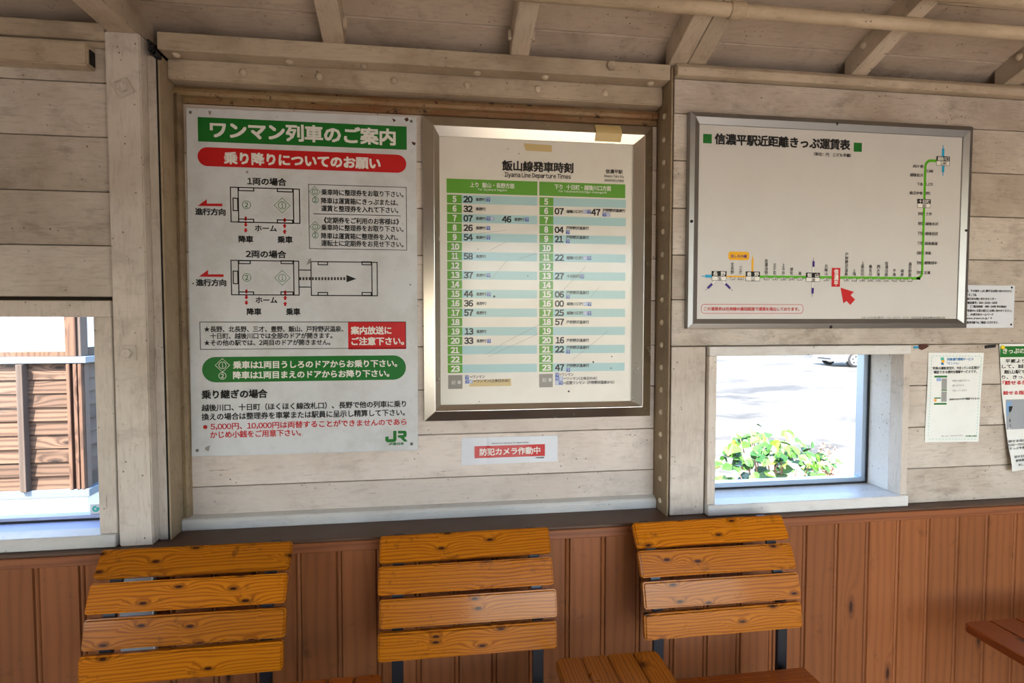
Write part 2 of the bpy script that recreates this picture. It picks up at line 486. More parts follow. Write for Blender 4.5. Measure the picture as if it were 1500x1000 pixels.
# ================================================================== the room
LEDGE_Z = 0.767
WALL_Y = -0.09
WIN_L = (-0.80, -0.139, LEDGE_Z, 1.378)      # outside of the casing
WIN_R = (1.42, 2.062, LEDGE_Z, 1.254)
WIN_R2 = (3.1, 3.75, LEDGE_Z, 1.254)
RX0, RX1 = -0.030, 1.303                    # recess
JOINTS = [2.001, 1.906, 1.776, 1.644, 1.513, 1.387, 1.255, 1.130, 1.002, 0.875, LEDGE_Z]

floor = struct(box('floor', X0, X1, REAR_Y, 0.02, -0.05, 0.0, 'floor_wood', None, 0), 'brown boarded floor of the waiting room')
# front wall: a dark backing with planks nailed on
holes = [WIN_L, WIN_R, WIN_R2]
hl = [(h[0] + 0.012, h[1] - 0.012, h[2] + 0.012, h[3] - 0.012) for h in holes]
wf = boxes('wall_front', holes_boxes(X0, X1, -0.05, 2.12, hl, 0.030, 0.090), 'backing_dark')
struct(wf, 'old white planked wall with a boarded-up doorway and low windows')
boxes('backing', holes_boxes(X0, -0.134, LEDGE_Z, 2.04, hl, -0.060, 0.030) + holes_boxes(1.312, X1, LEDGE_Z, 2.04, hl, -0.060, 0.030), 'backing_dark', wf)
for z1, z0 in zip(JOINTS, JOINTS[1:]):
    g = 0.0011
    for (xa, xb, hs) in ((X0, -0.134, [WIN_L]), (1.312, X1, [WIN_R, WIN_R2])):
        for (p, q) in spans(xa, xb, z0, z1, hs):
            if xa > 1 and z1 < 1.26 and p < 1.35: continue
            j = random.uniform(-0.0012, 0.0012)
            box('plank', p + 0.0004, q - 0.0004, WALL_Y + j, -0.060, z0 + g, z1 - g, 'plank_paint', wf, 0.0016, 1)
box('plank', 1.3135, 1.4165, WALL_Y - 0.001, -0.060, LEDGE_Z + 0.001, 1.2535, 'post_paint', wf, 0.002, 1)   # upright board beside the window
# boarded recess
RJ = [1.946, 1.900, 1.771, 1.642, 1.511, 1.387, 1.254, 1.131, 1.002, 0.877, LEDGE_Z]
for z1, z0 in zip(RJ, RJ[1:]):
    j = random.uniform(-0.0008, 0.0008)
    box('plank', RX0 + 0.004, RX1 - 0.001, 0.005 + j, 0.030, z0 + 0.001, z1 - 0.001, 'rust_paint' if z0 > 1.89 else 'panel_paint', wf, 0.0014, 1)
prism('rail', [(0.006, 0.767), (-0.020, 0.767), (-0.022, 0.790), (-0.017, 0.797), (0.006, 0.802)], 'X', RX0 + 0.006, RX1 - 0.001, 'sill_paint', wf, 0.001, 1)
prism('rust_strip', [(0.007, 1.915), (-0.006, 1.918), (-0.010, 1.926), (-0.007, 1.934), (0.007, 1.937)], 'X', RX0 + 0.006, RX1 - 0.004, 'rust_paint', wf)
prism('sealant', [(RX0 + 0.003, 0.006), (RX0 + 0.006, -0.006), (RX0 + 0.015, -0.009), (RX0 + 0.022, -0.003), (RX0 + 0.026, 0.006)], 'Z', 0.80, 1.93, 'grime_paint', wf)

# left door post, jamb strip, bar
tr = struct(box('trim_1', -0.134, -0.055, -0.107, -0.015, LEDGE_Z, 2.023, 'post_paint', None, 0.003), 'thick white timber door post with bolted washers')
box('jamb_strip', -0.055, -0.0325, -0.076, 0.028, LEDGE_Z, 1.985, 'post_paint', tr, 0.0015, 1)
box('door_gap_strip', -0.0328, -0.0288, -0.0775, 0.028, LEDGE_Z, 1.985, 'gap_dark', tr, 0)  # dark strip set flush in place of the black, shaded gap
box('jamb_bar', -0.0290, -0.0245, -0.078, 0.028, LEDGE_Z, 1.990, 'shaded_grimy_jamb', tr, 0.001, 1)
def washer(px, py, Y, rot, parent, size=0.0195):
    c = at(px, py, Y)
    o = []
    for k in range(4):
        a = rot + math.pi / 4 + k * math.pi / 2
        o.append((c.x + size * 1.414 * math.cos(a), c.z + size * 1.414 * math.sin(a)))
    w = prism('washer', o, 'Y', Y - 0.0035, Y + 0.004, 'post_paint', parent, 0.0008, 1)
    hx = [(c.x + 0.0125 * math.cos(k * math.pi / 3 + rot), c.z + 0.0125 * math.sin(k * math.pi / 3 + rot)) for k in range(6)]
    prism('bolt_head', hx, 'Y', Y - 0.012, Y - 0.003, 'post_paint', w, 0.0012, 1)
washer(181, 129, -0.107, 0.5, tr)
washer(187.5, 517, -0.107, 0.03, tr)
# scraped black hinge remains in the corner above the jamb
V, Fc = [], []
for (px, py, r) in ((221, 63, .0035), (222.5, 70, .0045), (224, 76, .006), (227, 80, .0065), (231, 82, .006)):
    c = at(px, py, -0.085); v, f = frustum((c.x, -0.098, c.z), (c.x, -0.076, c.z), r, r * 1.1, 9)
    Fc += [tuple(i + len(V) for i in q) for q in f]; V += v
mesh_obj('hinge_stub', V, Fc, 'rubber', tr, 0, smooth=True)

# right steel door post with rivets
st = struct(box('trim_2', 1.303, 1.3085, -0.092, 0.028, LEDGE_Z, 2.03, 'shaded_grimy_steel', None, 0.001, 1), 'riveted steel edge of the former doorway')
rv0 = None
def dome(c, axis, r, h):
    """a low rivet head standing on a face"""
    V = []; Fc = []; rings, n = 3, 10
    ax = Vector(axis); a = ax.orthogonal().normalized(); b = ax.cross(a)
    for i in range(rings):
        t = i / rings * math.pi / 2
        for k in range(n):
            p = 2 * math.pi * k / n
            V.append(Vector(c) + (a * math.cos(p) + b * math.sin(p)) * (r * math.cos(t)) + ax * (h * math.sin(t)))
    V.append(Vector(c) + ax * h)
    for i in range(rings - 1):
        for k in range(n):
            Fc.append((i * n + k, i * n + (k + 1) % n, (i + 1) * n + (k + 1) % n, (i + 1) * n + k))
    for k in range(n): Fc.append(((rings - 1) * n + k, (rings - 1) * n + (k + 1) % n, rings * n))
    return V, Fc
V, Fc = dome((0, 0, 0), (-1, 0, 0), 0.0085, 0.006)
z = 0.798; k = 0
while z < 1.93:
    if rv0 is None:
        rv0 = mesh_obj('rivet', V, Fc, 'rivet_paint', st, 0, smooth=True); o = rv0
    else: o = dup(rv0, st)
    o.location = (1.303, -0.046 + random.uniform(-.001, .001), z)
    z += 0.0655

# steel lintel over the recess
pt = struct(box('trim_3', RX0 + 0.004, RX1, -0.086, 0.03, 1.997, 2.040, 'beam_paint', None, 0.002, 1), 'timber wall plate over the former doorway')
ln = box('lintel', RX0 + 0.006, RX1 - 0.001, -0.036, 0.03, 1.946, 1.997, 'beam_paint', pt, 0.003)
for (px, py) in ((356, 107.5), (468, 113.5), (577, 117.5), (684.5, 123.5), (788, 129), (887, 135)):
    c = at(px, py, -0.036)
    V, Fc = dome((c.x, -0.0365, 1.972), (0, -1, 0), 0.0105, 0.007); mesh_obj('rivet', V, Fc, 'beam_paint', ln, 0, smooth=True)
for (px, py) in ((258, 87), (424, 93), (533, 99), (699, 107), (799, 113), (953, 123)):
    c = at(px, py, -0.062)
    V, Fc = dome((c.x, -0.060, 1.9968), (0, 0, -1), 0.0105, 0.008); mesh_obj('bolt_head', V, Fc, 'beam_paint', pt, 0, smooth=True)
c = at(895, 97, -0.086)
hx = [(c.x + 0.0135 * math.cos(k * math.pi / 3 + .2), c.z + 0.0135 * math.sin(k * math.pi / 3 + .2)) for k in range(6)]
prism('bolt_head', hx, 'Y', -0.095, -0.085, 'beam_paint', pt, 0.0015, 1)

# plates and mouldings that run along the top of the planks
pr = struct(prism('trim_4', [(-0.06, 2.001), (-0.112, 2.003), (-0.114, 2.024), (-0.098, 2.040), (-0.06, 2.040)], 'X', 1.312, X1, 'beam_paint', None, 0.002, 1), 'moulded cornice over the planks beside the fare board')
plf = struct(box('trim_5', X0, -0.134, -0.105, -0.06, 2.001, 2.042, 'beam_paint', None, 0.002, 1), 'flat wall plate above the left window')
box('moulding', X0, -0.134, -0.098, -0.06, 1.986, 2.001, 'beam_paint', plf, 0.002, 1)
rl = box('batten', -1.5, -0.162, -0.128, -0.089, 1.931, 1.986, 'beam_paint', plf, 0.003, 2)
box('groove', -0.1625, -0.1595, -0.118, -0.098, 1.938, 1.972, 'gap_dark', rl, 0)

# ------------------------------------------------------------------ ceiling
def roof_pt(s):
    """arched roof: s = distance along the underside from the front wall"""
    y, z, q = -0.010, 2.075, 0.0
    n = 60; ds = s / n
    for _ in range(n):
        q += ds
        a = 0.404 * (1 - q / 1.285)
        y -= math.cos(a) * ds; z += math.sin(a) * ds
    return y, z
BW = 0.0855
ce = None
NB = 30
edges = [roof_pt(i * BW) if i else (0.05, 2.048) for i in range(NB + 1)]
ol = []
for (y, z) in edges: ol.append((y, z + 0.014))
up = [(y, z + 0.05) for (y, z) in reversed(edges)]
ce = struct(prism('ceiling', ol + up, 'X', X0, X1, 'backing_dark'), 'arched boarded ceiling with grey-brown paint')
for i in range(NB):
    (ya, za), (yb, zb) = edges[i], edges[i + 1]
    d = Vector((yb - ya, zb - za)).normalized() * 0.0018
    o = [(ya + d.x, za + d.y), (yb - d.x, zb - d.y), (yb - d.x, zb - d.y + 0.013), (ya + d.x, za + d.y + 0.013)]
    prism('ceiling_board', o, 'X', X0, X1, 'ceiling_paint', ce, 0.0015, 1)
# rafters: bent bars under the boards
RAF = [(-1.63, -1.575), (-1.12, -1.07), (-0.615, -0.562), (0.368, 0.423), (0.852, 0.903), (1.298, 1.349), (1.351, 1.403), (1.853, 1.902), (2.362, 2.417), (2.88, 2.93), (3.4, 3.45), (3.9, 3.95), (4.4, 4.45), (4.9, 4.95)]
def rafter(x0, x1):
    pts = [roof_pt(s) for s in [0.055 + i * 0.16 for i in range(16)]]
    lo = []
    for i, (y, z) in enumerate(pts):
        lo.append((y, z - 0.066 + (0.0 if i else 0.0)))
    outl = lo + [(y, z + 0.004) for (y, z) in reversed(pts)]
    return prism('rafter', outl, 'X', x0, x1, 'rafter_paint', ce, 0.0025, 1)
for (a, b) in RAF:
    r = rafter(a, b)
for (px, py) in ((1251, 92), (1478, 100)):
    c = at(px, py, -0.115)
    for (a, b) in RAF:
        if a < c.x + 0.06 < b + 0.06 and abs(a - c.x) < 0.06:
            V, Fc = dome((a, -0.135, 2.105), (-1, 0, 0), 0.011, 0.008); mesh_obj('bolt_head', V, Fc, 'rivet_paint', ce, 0, smooth=True)
for a, b, s in ((0.368, 0.423, 1), (0.852, 0.903, 1), (0.852, 0.903, -1), (1.298, 1.403, 1)):
    x = b if s > 0 else a
    box('cleat', min(x, x + s * .010), max(x, x + s * .010), -0.125, -0.110, 2.062, 2.085, 'rafter_paint', ce, 0.002, 1)
# tie beam that runs across the room from the left door post
struct(box('tie_beam', -0.131, -0.060, REAR_Y + 0.02, -0.02, 2.023, 2.110, 'rafter_paint', None, 0.004), 'square painted tie beam that rests on the door post')
# conduit pipes
pi = empty('conduit_pipe', (X0 + 0.05, -0.275, 2.094)); tag(pi, 'thin cream painted conduit pipe clipped below the rafters, with a coupling sleeve', 'pipe')
cyl('tube', (-0.059, -0.275, 2.094), (X1 - 0.02, -0.275, 2.094), 0.0165, 'pipe_paint', pi, n=18, smooth=True)
c = at(1079, 14, -0.275)
cyl('coupling', (c.x - 0.020, -0.275, 2.094), (c.x + 0.020, -0.275, 2.094), 0.0205, 'pipe_paint', pi, n=18, bev=0.002)
for a, b in ((1.298, 1.349), (2.362, 2.417), (3.4, 3.45)):
    boxes('clip', [((a + b) / 2 - .008, (a + b) / 2 + .008, -0.297, -0.253, 2.108, 2.128)], 'pipe_paint', pi)
p2 = empty('lamp_pipe', (X0 + 0.05, -0.365, 2.126)); tag(p2, 'thicker cream painted pipe hung farther from the wall under the rafters', 'pipe')
cyl('tube', (1.6, -0.365, 2.128), (X1 - 0.02, -0.365, 2.128), 0.0215, 'pipe_paint', p2, n=18, smooth=True)
for a, b in ((2.362, 2.417), (3.4, 3.45)):
    boxes('clip', [((a + b) / 2 - .008, (a + b) / 2 + .008, -0.39, -0.34, 2.146, 2.166)], 'pipe_paint', p2)

# other walls and roof
wr = struct(boxes('wall_rear', holes_boxes(X0, X1, -0.05, 2.10, REAR_HOLES, REAR_Y - 0.10, REAR_Y), 'plank_paint'), 'white boarded wall opposite, with an open doorway and windows')
for i, (a, b, c_, d_) in enumerate(REAR_HOLES):
    if c_ > 0.1:
        boxes('casing', [(a - .03, b + .03, REAR_Y, REAR_Y + .012, c_ - .03, c_), (a - .03, b + .03, REAR_Y, REAR_Y + .012, d_, d_ + .03), (a - .03, a, REAR_Y, REAR_Y + .012, c_, d_), (b, b + .03, REAR_Y, REAR_Y + .012, c_, d_)], 'sill_paint', wr)
wl = [(X0 - 0.08, X0, a_[2], a_[3], a_[4], a_[5]) for a_ in [(0, 0, p[0], p[1], p[4], p[5]) for p in holes_boxes(REAR_Y - 0.1, 0.09, -0.05, 2.5, [END_DOOR], 0, 1)]]
struct(boxes('wall_left', wl, 'plank_paint'), 'end wall of the waiting room with an open window')
struct(box('wall_right', X1, X1 + 0.08, REAR_Y - 0.1, 0.09, -0.05, 2.5, 'plank_paint', None, 0), 'far end wall of the waiting room')
ro = [(0.26, 1.99)] + [(y, z + 0.052) for (y, z) in edges] + [(-3.30, 1.98)]  # rear eave, out of view, lengthened to block sky above the doorway
struct(prism('roof', ro + [(y, z + 0.05) for (y, z) in reversed(ro)], 'X', X0 - 0.2, X1 + 0.2, 'roof_metal'), 'arched metal roof of the old wagon, rear eave lengthened for shade')

# ------------------------------------------------------------------ wainscot
wa = struct(boxes('wainscot', [(X0, X1, -0.105, -0.06, 0.0, LEDGE_Z - 0.02)], 'backing_dark'), 'brown matchboard wainscot below the white wall')
BX = 0.1013
prof = [(0.0, 0.0045), (0.002, 0.0), (0.0865, 0.0), (0.0890, 0.005), (0.0915, 0.0012), (0.0955, 0.0), (0.0985, 0.0012), (0.1008, 0.0045)]
pv = [(p, q) for p, q in prof] + [(0.1008, 0.020), (0.0, 0.020)]
b0 = None
nb0 = math.floor((X0 - 1.713) / BX) + 1
i = nb0
while True:
    xa = 1.713 + i * BX - 0.094
    if xa + BX > X1: break
    if b0 is None:
        b0 = prism('wainscot_board', pv, 'Z', 0.0, 0.735, 'wainscot_wood', wa); o = b0
    else: o = dup(b0, wa)
    o.location = (xa, -0.125, 0.0)
    i += 1
box('rail', X0, X1, -0.131, -0.105, 0.733, 0.7585, 'wainscot_rail_wood', wa, 0.002, 1)
lg = struct(box('ledge', X0, X1, -0.127, 0.029, 0.7585, LEDGE_Z, 'ledge_wood', None, 0.0015, 1), 'dark brown ledge board on top of the wainscot')

# ------------------------------------------------------------------ windows
def window(n, W, glass_y, sill_mat, label, top=0.027, rim=0.022, f=0.020, sash=0.018, al='window_aluminium'):
    x0, x1, z0, z1 = W
    ox0, ox1, oz0, oz1 = x0 + 0.024, x1 - rim, z0 + 0.033, z1 - top          # clear opening
    w = struct(box('window_%d' % n, x0, x1, -0.106, -0.055, oz1, z1, 'sill_paint' if top < .03 else 'post_paint', None, 0.002, 1), label)
    box('casing', x0, ox0, -0.104, -0.055, oz0, oz1, 'post_paint', w, 0.0015, 1)
    box('casing', ox1, x1, -0.104, -0.055, oz0, oz1, 'post_paint', w, 0.0015, 1)
    box('sill_apron', x0, x1, -0.112, -0.055, z0 + 0.001, oz0, 'sill_paint', w, 0.002, 1)
    box('sill', ox0 - 0.01, ox1 + 0.01, -0.056, 0.085, oz0 - 0.02, oz0 - 0.001, sill_mat, w, 0.001, 1)
    box('reveal', ox0 - 0.012, ox0, -0.056, 0.085, oz0, oz1, 'sill_paint', w, 0)
    box('reveal', ox1, ox1 + 0.012, -0.056, 0.085, oz0, oz1, 'sill_paint', w, 0)
    box('reveal', ox0, ox1, -0.056, 0.085, oz1, oz1 + 0.012, 'sill_paint', w, 0)
    gy = glass_y
    fr = box('sash', ox0, ox1, gy - 0.012, gy + 0.02, oz0, oz0 + sash, al, w, 0.001, 1)
    box('stile', ox0, ox0 + f, gy - 0.012, gy + 0.02, oz0 + sash, oz1, al, fr, 0.001, 1)
    box('stile', ox1 - f, ox1, gy - 0.012, gy + 0.02, oz0 + sash, oz1, al, fr, 0.001, 1)
    box('gasket', ox1 - 0.005, ox1 - 0.0005, gy - 0.0165, gy - 0.012, oz0 + .004, oz1, 'rubber', fr, 0)
    box('gasket', ox0, ox1 - .0005, gy - 0.0165, gy - 0.012, oz0 + .0, oz0 + .004, 'rubber', fr, 0)
    pane('pane', ox0 + f, ox1 - f, gy, gy + 0.004, oz0 + sash, oz1, 'glass', fr)
    return w
window(1, WIN_L, 0.022, 'blue_sill', 'low window with a blue painted sill facing the wooden shed', 0.040, 0.040, 0.003, 0.012, 'blue_sill')
window(2, WIN_R, 0.042, 'sill_paint', 'low deep-set window facing the sunny yard and a shrub')
window(3, WIN_R2, 0.042, 'sill_paint', 'low window farther along the planked wall')

# ================================================================== printed matter
TEXTS = []
GLYPHS = {}
# print too fine to pick apart stays joined
FINE = {'car_diagram', 'fare_notch', 'dashed_border', 'symbol', 'screenshot', 'machine_picture', 'branch_line', 'route_line', 'diagram_mark', 'door_arrow', 'small_lettering', 'fare_lettering', 'station_name', 'emblem', 'notice_frame', 'station_lettering', 'station_box_frame', 'railway_logo', 'line_name_plate', 'swirl', 'scratch', 'paint_chip', 'footnote_frame'}
class Print:
    """flat print on an upright board: polygons and lettering, collected by name and ink"""
    def __init__(s, parent, Y, disp=None):
        s.p, s.Y, s.bins, s.disp, s.k = parent, Y, {}, disp, 0
    def put(s, key, mat, verts, faces, layer, ser=None):
        s.k += 1
        V, Fc = s.bins.setdefault((key, mat, 0 if key in FINE else (s.k if ser is None else ser)), ([], []))
        b = len(V); y = s.Y - 0.00035 * layer
        for (x, z) in verts:
            V.append((x, y + (s.disp(x, z) if s.disp else 0), z))
        Fc += [tuple(i + b for i in f) for f in faces]
    def P(s, px, py):
        v = at(px, py, s.Y); return (v.x, v.z)
    def poly(s, key, mat, pts, layer=1, px=True):
        v = [s.P(*p) for p in pts] if px else pts
        s.put(key, mat, v, [tuple(range(len(v)))], layer)
    def rect(s, key, mat, xl, yt, xr, yb, layer=1):
        """photo pixels of the left edge (top, bottom) and of the right edge; sides stay upright and level"""
        a = s.P(xl, yt); b = s.P(xl, yb); x2 = s.P(xr, yt)[0]
        s.put(key, mat, [(a[0], b[1]), (x2, b[1]), (x2, a[1]), (a[0], a[1])], [(0, 1, 2, 3)], layer)
        return a[0], x2, b[1], a[1]
    def frame(s, key, mat, xl, yt, xr, yb, t=0.0016, layer=1):
        a = s.P(xl, yt); b = s.P(xl, yb); x2 = s.P(xr, yt)[0]
        x0, x1, z0, z1 = a[0], x2, b[1], a[1]
        v = [(x0, z0), (x1, z0), (x1, z1), (x0, z1), (x0 + t, z0 + t), (x1 - t, z0 + t), (x1 - t, z1 - t), (x0 + t, z1 - t)]
        s.put(key, mat, v, [(0, 1, 5, 4), (1, 2, 6, 5), (2, 3, 7, 6), (3, 0, 4, 7)], layer)
        return x0, x1, z0, z1
    def rrect_pts(s, x0, x1, z0, z1, r, n=6):
        out = []
        for (cx, cz, a0) in ((x1 - r, z1 - r, 0), (x0 + r, z1 - r, 90), (x0 + r, z0 + r, 180), (x1 - r, z0 + r, 270)):
            for k in range(n + 1):
                a = math.radians(a0 + 90 * k / n); out.append((cx + r * math.cos(a), cz + r * math.sin(a)))
        return out
    def capsule(s, key, mat, xl, yt, xr, yb, layer=1, rf=0.5):
        a = s.P(xl, yt); b = s.P(xl, yb); x2 = s.P(xr, yt)[0]
        s.poly(key, mat, s.rrect_pts(a[0], x2, b[1], a[1], (a[1] - b[1]) * rf), layer, False)
    def rring(s, key, mat, xl, yt, xr, yb, rf, t, layer=1):
        a = s.P(xl, yt); b = s.P(xl, yb); x2 = s.P(xr, yt)[0]; r = (a[1] - b[1]) * rf
        o = s.rrect_pts(a[0], x2, b[1], a[1], r); i = s.rrect_pts(a[0] + t, x2 - t, b[1] + t, a[1] - t, r - t)
        n = len(o); s.put(key, mat, o + i, [(k, (k + 1) % n, n + (k + 1) % n, n + k) for k in range(n)], layer)
    def line(s, key, mat, p, q, t=0.0016, layer=1):
        a, b = Vector(s.P(*p)), Vector(s.P(*q)); d = (b - a).normalized(); nn = Vector((-d.y, d.x)) * (t / 2)
        s.put(key, mat, [a - nn, b - nn, b + nn, a + nn], [(0, 1, 2, 3)], layer)
    def hline(s, key, mat, xl, xr, y, t=0.0016, layer=1):
        a = s.P(xl, y); x2 = s.P(xr, y)[0]
        s.put(key, mat, [(a[0], a[1] - t / 2), (x2, a[1] - t / 2), (x2, a[1] + t / 2), (a[0], a[1] + t / 2)], [(0, 1, 2, 3)], layer)
    def vline(s, key, mat, x, yt, yb, t=0.0016, layer=1):
        a = s.P(x, yt); b = s.P(x, yb)
        s.put(key, mat, [(a[0] - t / 2, b[1]), (a[0] + t / 2, b[1]), (a[0] + t / 2, a[1]), (a[0] - t / 2, a[1])], [(0, 1, 2, 3)], layer)
    def disc(s, key, mat, px, py, r, layer=1, n=20):
        c = s.P(px, py)
        s.put(key, mat, [(c[0] + r * math.cos(2 * math.pi * k / n), c[1] + r * math.sin(2 * math.pi * k / n)) for k in range(n)], [tuple(range(n))], layer)
    def ring(s, key, mat, px, py, r, t, layer=1, n=20, rot=0.0):
        c = s.P(px, py); v = []
        for rr in (r, r - t):
            v += [(c[0] + rr * math.cos(rot + 2 * math.pi * k / n), c[1] + rr * math.sin(rot + 2 * math.pi * k / n)) for k in range(n)]
        s.put(key, mat, v, [(k, (k + 1) % n, n + (k + 1) % n, n + k) for k in range(n)], layer)
    def text(s, key, mat, body, xl, xr, yc, h, bold=0.0, layer=2):
        """lettering whose box runs from xl to xr, is h pixels tall and centred on pixel yc at its left end"""
        for ch in set(body) | {'国'}:
            if ch not in GLYPHS and ch not in ' \n　':
                cu = bpy.data.curves.new('glyphs', 'FONT'); cu.resolution_u = 2
                cu.body = chr(ord(ch) + 0xFEE0) if '!' <= ch <= '~' else ch       # Latin letters from the same gothic face
                ob = bpy.data.objects.new('glyphs', cu); COL.objects.link(ob)
                GLYPHS[ch] = (ob, cu)
        a = s.P(xl, yc); b = s.P(xr, yc); t = s.P(xl, yc - h / 2)
        TEXTS.append((s, key, mat, body, a[0], b[0], a[1], (t[1] - a[1]) * 2, bold, layer))
    def flush(s):
        for (key, mat, _), (V, Fc) in s.bins.items():
            me = bpy.data.meshes.new(key); off = world_loc(s.p)
            me.from_pydata([Vector(v) - off for v in V], [], Fc); me.materials.append(MATS[mat])
            o = bpy.data.objects.new(key, me); COL.objects.link(o); o.parent = s.p
            if key in FINE: o['kind'] = 'stuff'
PRINTS = []
def new_print(parent, Y, disp=None):
    p = Print(parent, Y, disp); PRINTS.append(p); return p

def flush_prints():
    dg = bpy.context.evaluated_depsgraph_get(); dg.update()
    shapes = {}
    for k, (ob, cu) in GLYPHS.items():
        me = ob.evaluated_get(dg).to_mesh()
        shapes[k] = ([(v.co.x, v.co.y) for v in me.vertices], [tuple(p.vertices) for p in me.polygons])
        ob.evaluated_get(dg).to_mesh_clear()
    for (ob, cu) in GLYPHS.values():
        bpy.data.objects.remove(ob); bpy.data.curves.remove(cu)
    kv = shapes['国'][0]; EM = (max(v[0] for v in kv) - min(v[0] for v in kv)) / 0.85
    for (s, key, mat, body, x0, x1, zc, h, bold, layer) in TEXTS:
        vs, fs, pen, line = [], [], 0.0, 0.0
        for ch in body:
            if ch == '\n': pen = 0.0; line -= EM * 1.02; continue
            if ch in ' 　': pen += EM * (0.3 if ch == ' ' else 1.0); continue
            gv, gf = shapes[ch]
            gx0, gx1 = min(v[0] for v in gv), max(v[0] for v in gv)
            if ch.isdigit() and ch.isascii(): cell = 0.57 * EM; off = pen + (cell - (gx1 - gx0)) / 2 - gx0
            elif ch.isascii(): cell = gx1 - gx0 + 0.11 * EM; off = pen + 0.055 * EM - gx0
            else: cell = EM; off = pen
            fs += [tuple(i + len(vs) for i in f) for f in gf]; vs += [(v[0] + off, v[1] + line) for v in gv]; pen += cell
        ax, bx = min(v[0] for v in vs), max(v[0] for v in vs); ay, by = min(v[1] for v in vs), max(v[1] for v in vs)
        if body[0] == '1': ax -= 0.10 * EM
        if body[-1] == '1' and len(body) == 2: bx += 0.08 * EM
        d = bold * h
        sx = (x1 - x0 - 2 * d) / max(bx - ax, 1e-6); sy = (h - 2 * d) / max(by - ay, 1e-6)
        pts = [(x0 + d + (u - ax) * sx, zc - h / 2 + d + (w - ay) * sy) for (u, w) in vs]
        shifts = [(0, 0)] if bold == 0 else [(-d, -d), (d, -d), (d, d), (-d, d)]
        s.k += 1; ser = -s.k
        for k, (dx, dz) in enumerate(shifts):
            s.put(key, mat, [(u + dx, w + dz) for (u, w) in pts], fs, layer + 0.03 * k, ser)
    for p in PRINTS: p.flush()

# ------------------------------------------------------------------ sign 1: boarding notice
SY = -0.003
sg = empty('information_board', (0.30, 0.004, 0.962)); tag(sg, 'tall white enamel notice with green and red headings and train car diagrams', 'sign')
pr_ = Print(None, SY)
q = [at(*p, SY) for p in ((272, 157), (610, 171.2), (612.5, 659.2), (280.5, 668.8))]
V = [(p.x, SY, p.z) for p in q] + [(p.x, 0.0045, p.z) for p in q]
mesh_obj('board', V, [(0, 1, 2, 3), (7, 6, 5, 4), (0, 4, 5, 1), (1, 5, 6, 2), (2, 6, 7, 3), (3, 7, 4, 0)], 'enamel_board', sg, 0.001, 1)
for (px, py) in ((279, 164.5), (602.5, 177.5), (289, 659.5), (603, 650)):
    c = at(px, py, SY); V, Fc = dome((c.x, SY, c.z), (0, -1, 0), 0.0042, 0.0022); mesh_obj('screw', V, Fc, 'screw_metal', sg, 0, smooth=True)
p = new_print(sg, SY - 0.0002)
p.rect('heading_band', 'sign_green', 289.5, 171.3, 595.5, 207)
p.text('heading_lettering', 'sign_white', 'ワンマン列車のご案内', 307.5, 579.5, 189.3, 26, 0.034)
p.capsule('subheading_band', 'sign_red', 289, 215, 595, 242.8)
p.text('heading_lettering', 'sign_white', '乗り降りについてのお願い', 328, 557.5, 231, 18.5, 0.04)
B = 'black_ink'
def one(px, py, mat='sign_green', k=1.0):
    p.ring('diagram_mark', mat, px, py, 0.021 * k, 0.0016, 1, 4, 0); p.ring('diagram_mark', mat, px, py, 0.0105 * k, 0.0014, 1, 18)
    p.text('diagram_mark', mat, '1', px - 1.3 * k, px + 1.3 * k, py, 7 * k, 0.02)
def two(px, py, mat='sign_green', k=1.0):
    p.ring('diagram_mark', mat, px, py, 0.0112 * k, 0.0014, 1, 18)
    p.text('diagram_mark', mat, '2', px - 2.3 * k, px + 2.3 * k, py, 7.2 * k, 0.02)
p.text('lettering', B, '1両の場合', 361, 419.5, 265, 11.5, 0.03)
p.text('lettering', B, '2両の場合', 360, 419.5, 371.7, 11.5, 0.03)
T = 0.0027
# car diagrams
p.frame('car_diagram', B, 336.7, 273.3, 439.2, 325.5, T)
for x in (348.8, 429.5): p.vline('car_diagram', B, x, 273.5 + (x - 336) * .03, 325.5 + (x - 336) * .02, T)
for (a, b) in ((348.8, 372.5), (405.5, 429.5)):
    dy = (a - 336) * .028
    p.frame('car_diagram', B, a, 273.3 + dy, b, 279.3 + dy, T); p.frame('car_diagram', B, a, 319.6 + dy * .8, b, 325.7 + dy * .8, T)
p.frame('car_diagram', B, 340.5, 289.3, 348.8, 309, T)
p.frame('car_diagram', B, 337.5, 380.4, 438.2, 432.3, T)
p.frame('car_diagram', B, 454.7, 382.2, 553, 433.2, T)
for x in (349.1, 430): p.vline('car_diagram', B, x, 381, 432.3, T)
p.vline('car_diagram', B, 544.6, 383.5, 433.5, T)
p.hline('car_diagram', B, 438, 455, 395.3, T); p.hline('car_diagram', B, 438, 455, 420.2, T)
for (a, b) in ((349.1, 367.3), (411, 430)):
    p.frame('car_diagram', B, a, 381, b, 386.6, T); p.frame('car_diagram', B, a, 426.6, b + (5 if a < 400 else 0), 432.4, T)
for (a, b) in ((465.3, 480.6), (529.6, 544.6)):
    p.frame('car_diagram', B, a, 382.6, b, 388.4, T); p.frame('car_diagram', B, a, 427.5, b, 433.2, T)
p.frame('car_diagram', B, 340.8, 396.2, 349.1, 416, T)
for k in range(15):
    x = 438.5 + k * 4.6; p.rect('car_diagram', 'faded_ink', x, 405.8, x + 2.9, 410.2)
p.poly('car_diagram', B, [(507.5, 402.6), (522, 408.3), (507.5, 413.3)])
for (x, y) in ((361.2, 300), (361.6, 406.4)): two(x, y)
for (x, y) in ((413.3, 300.8), (413.6, 406.8)): one(x, y)
R_ = 'sign_red'
for (ox, oy) in ((289.5, 301.5), (291.4, 405)):
    p.poly('direction_arrow', R_, [(ox, oy), (ox + 13.5, oy - 9.8), (ox + 13.5, oy - 3.4), (ox + 36.2, oy - 3.4), (ox + 36.2, oy + .6)])
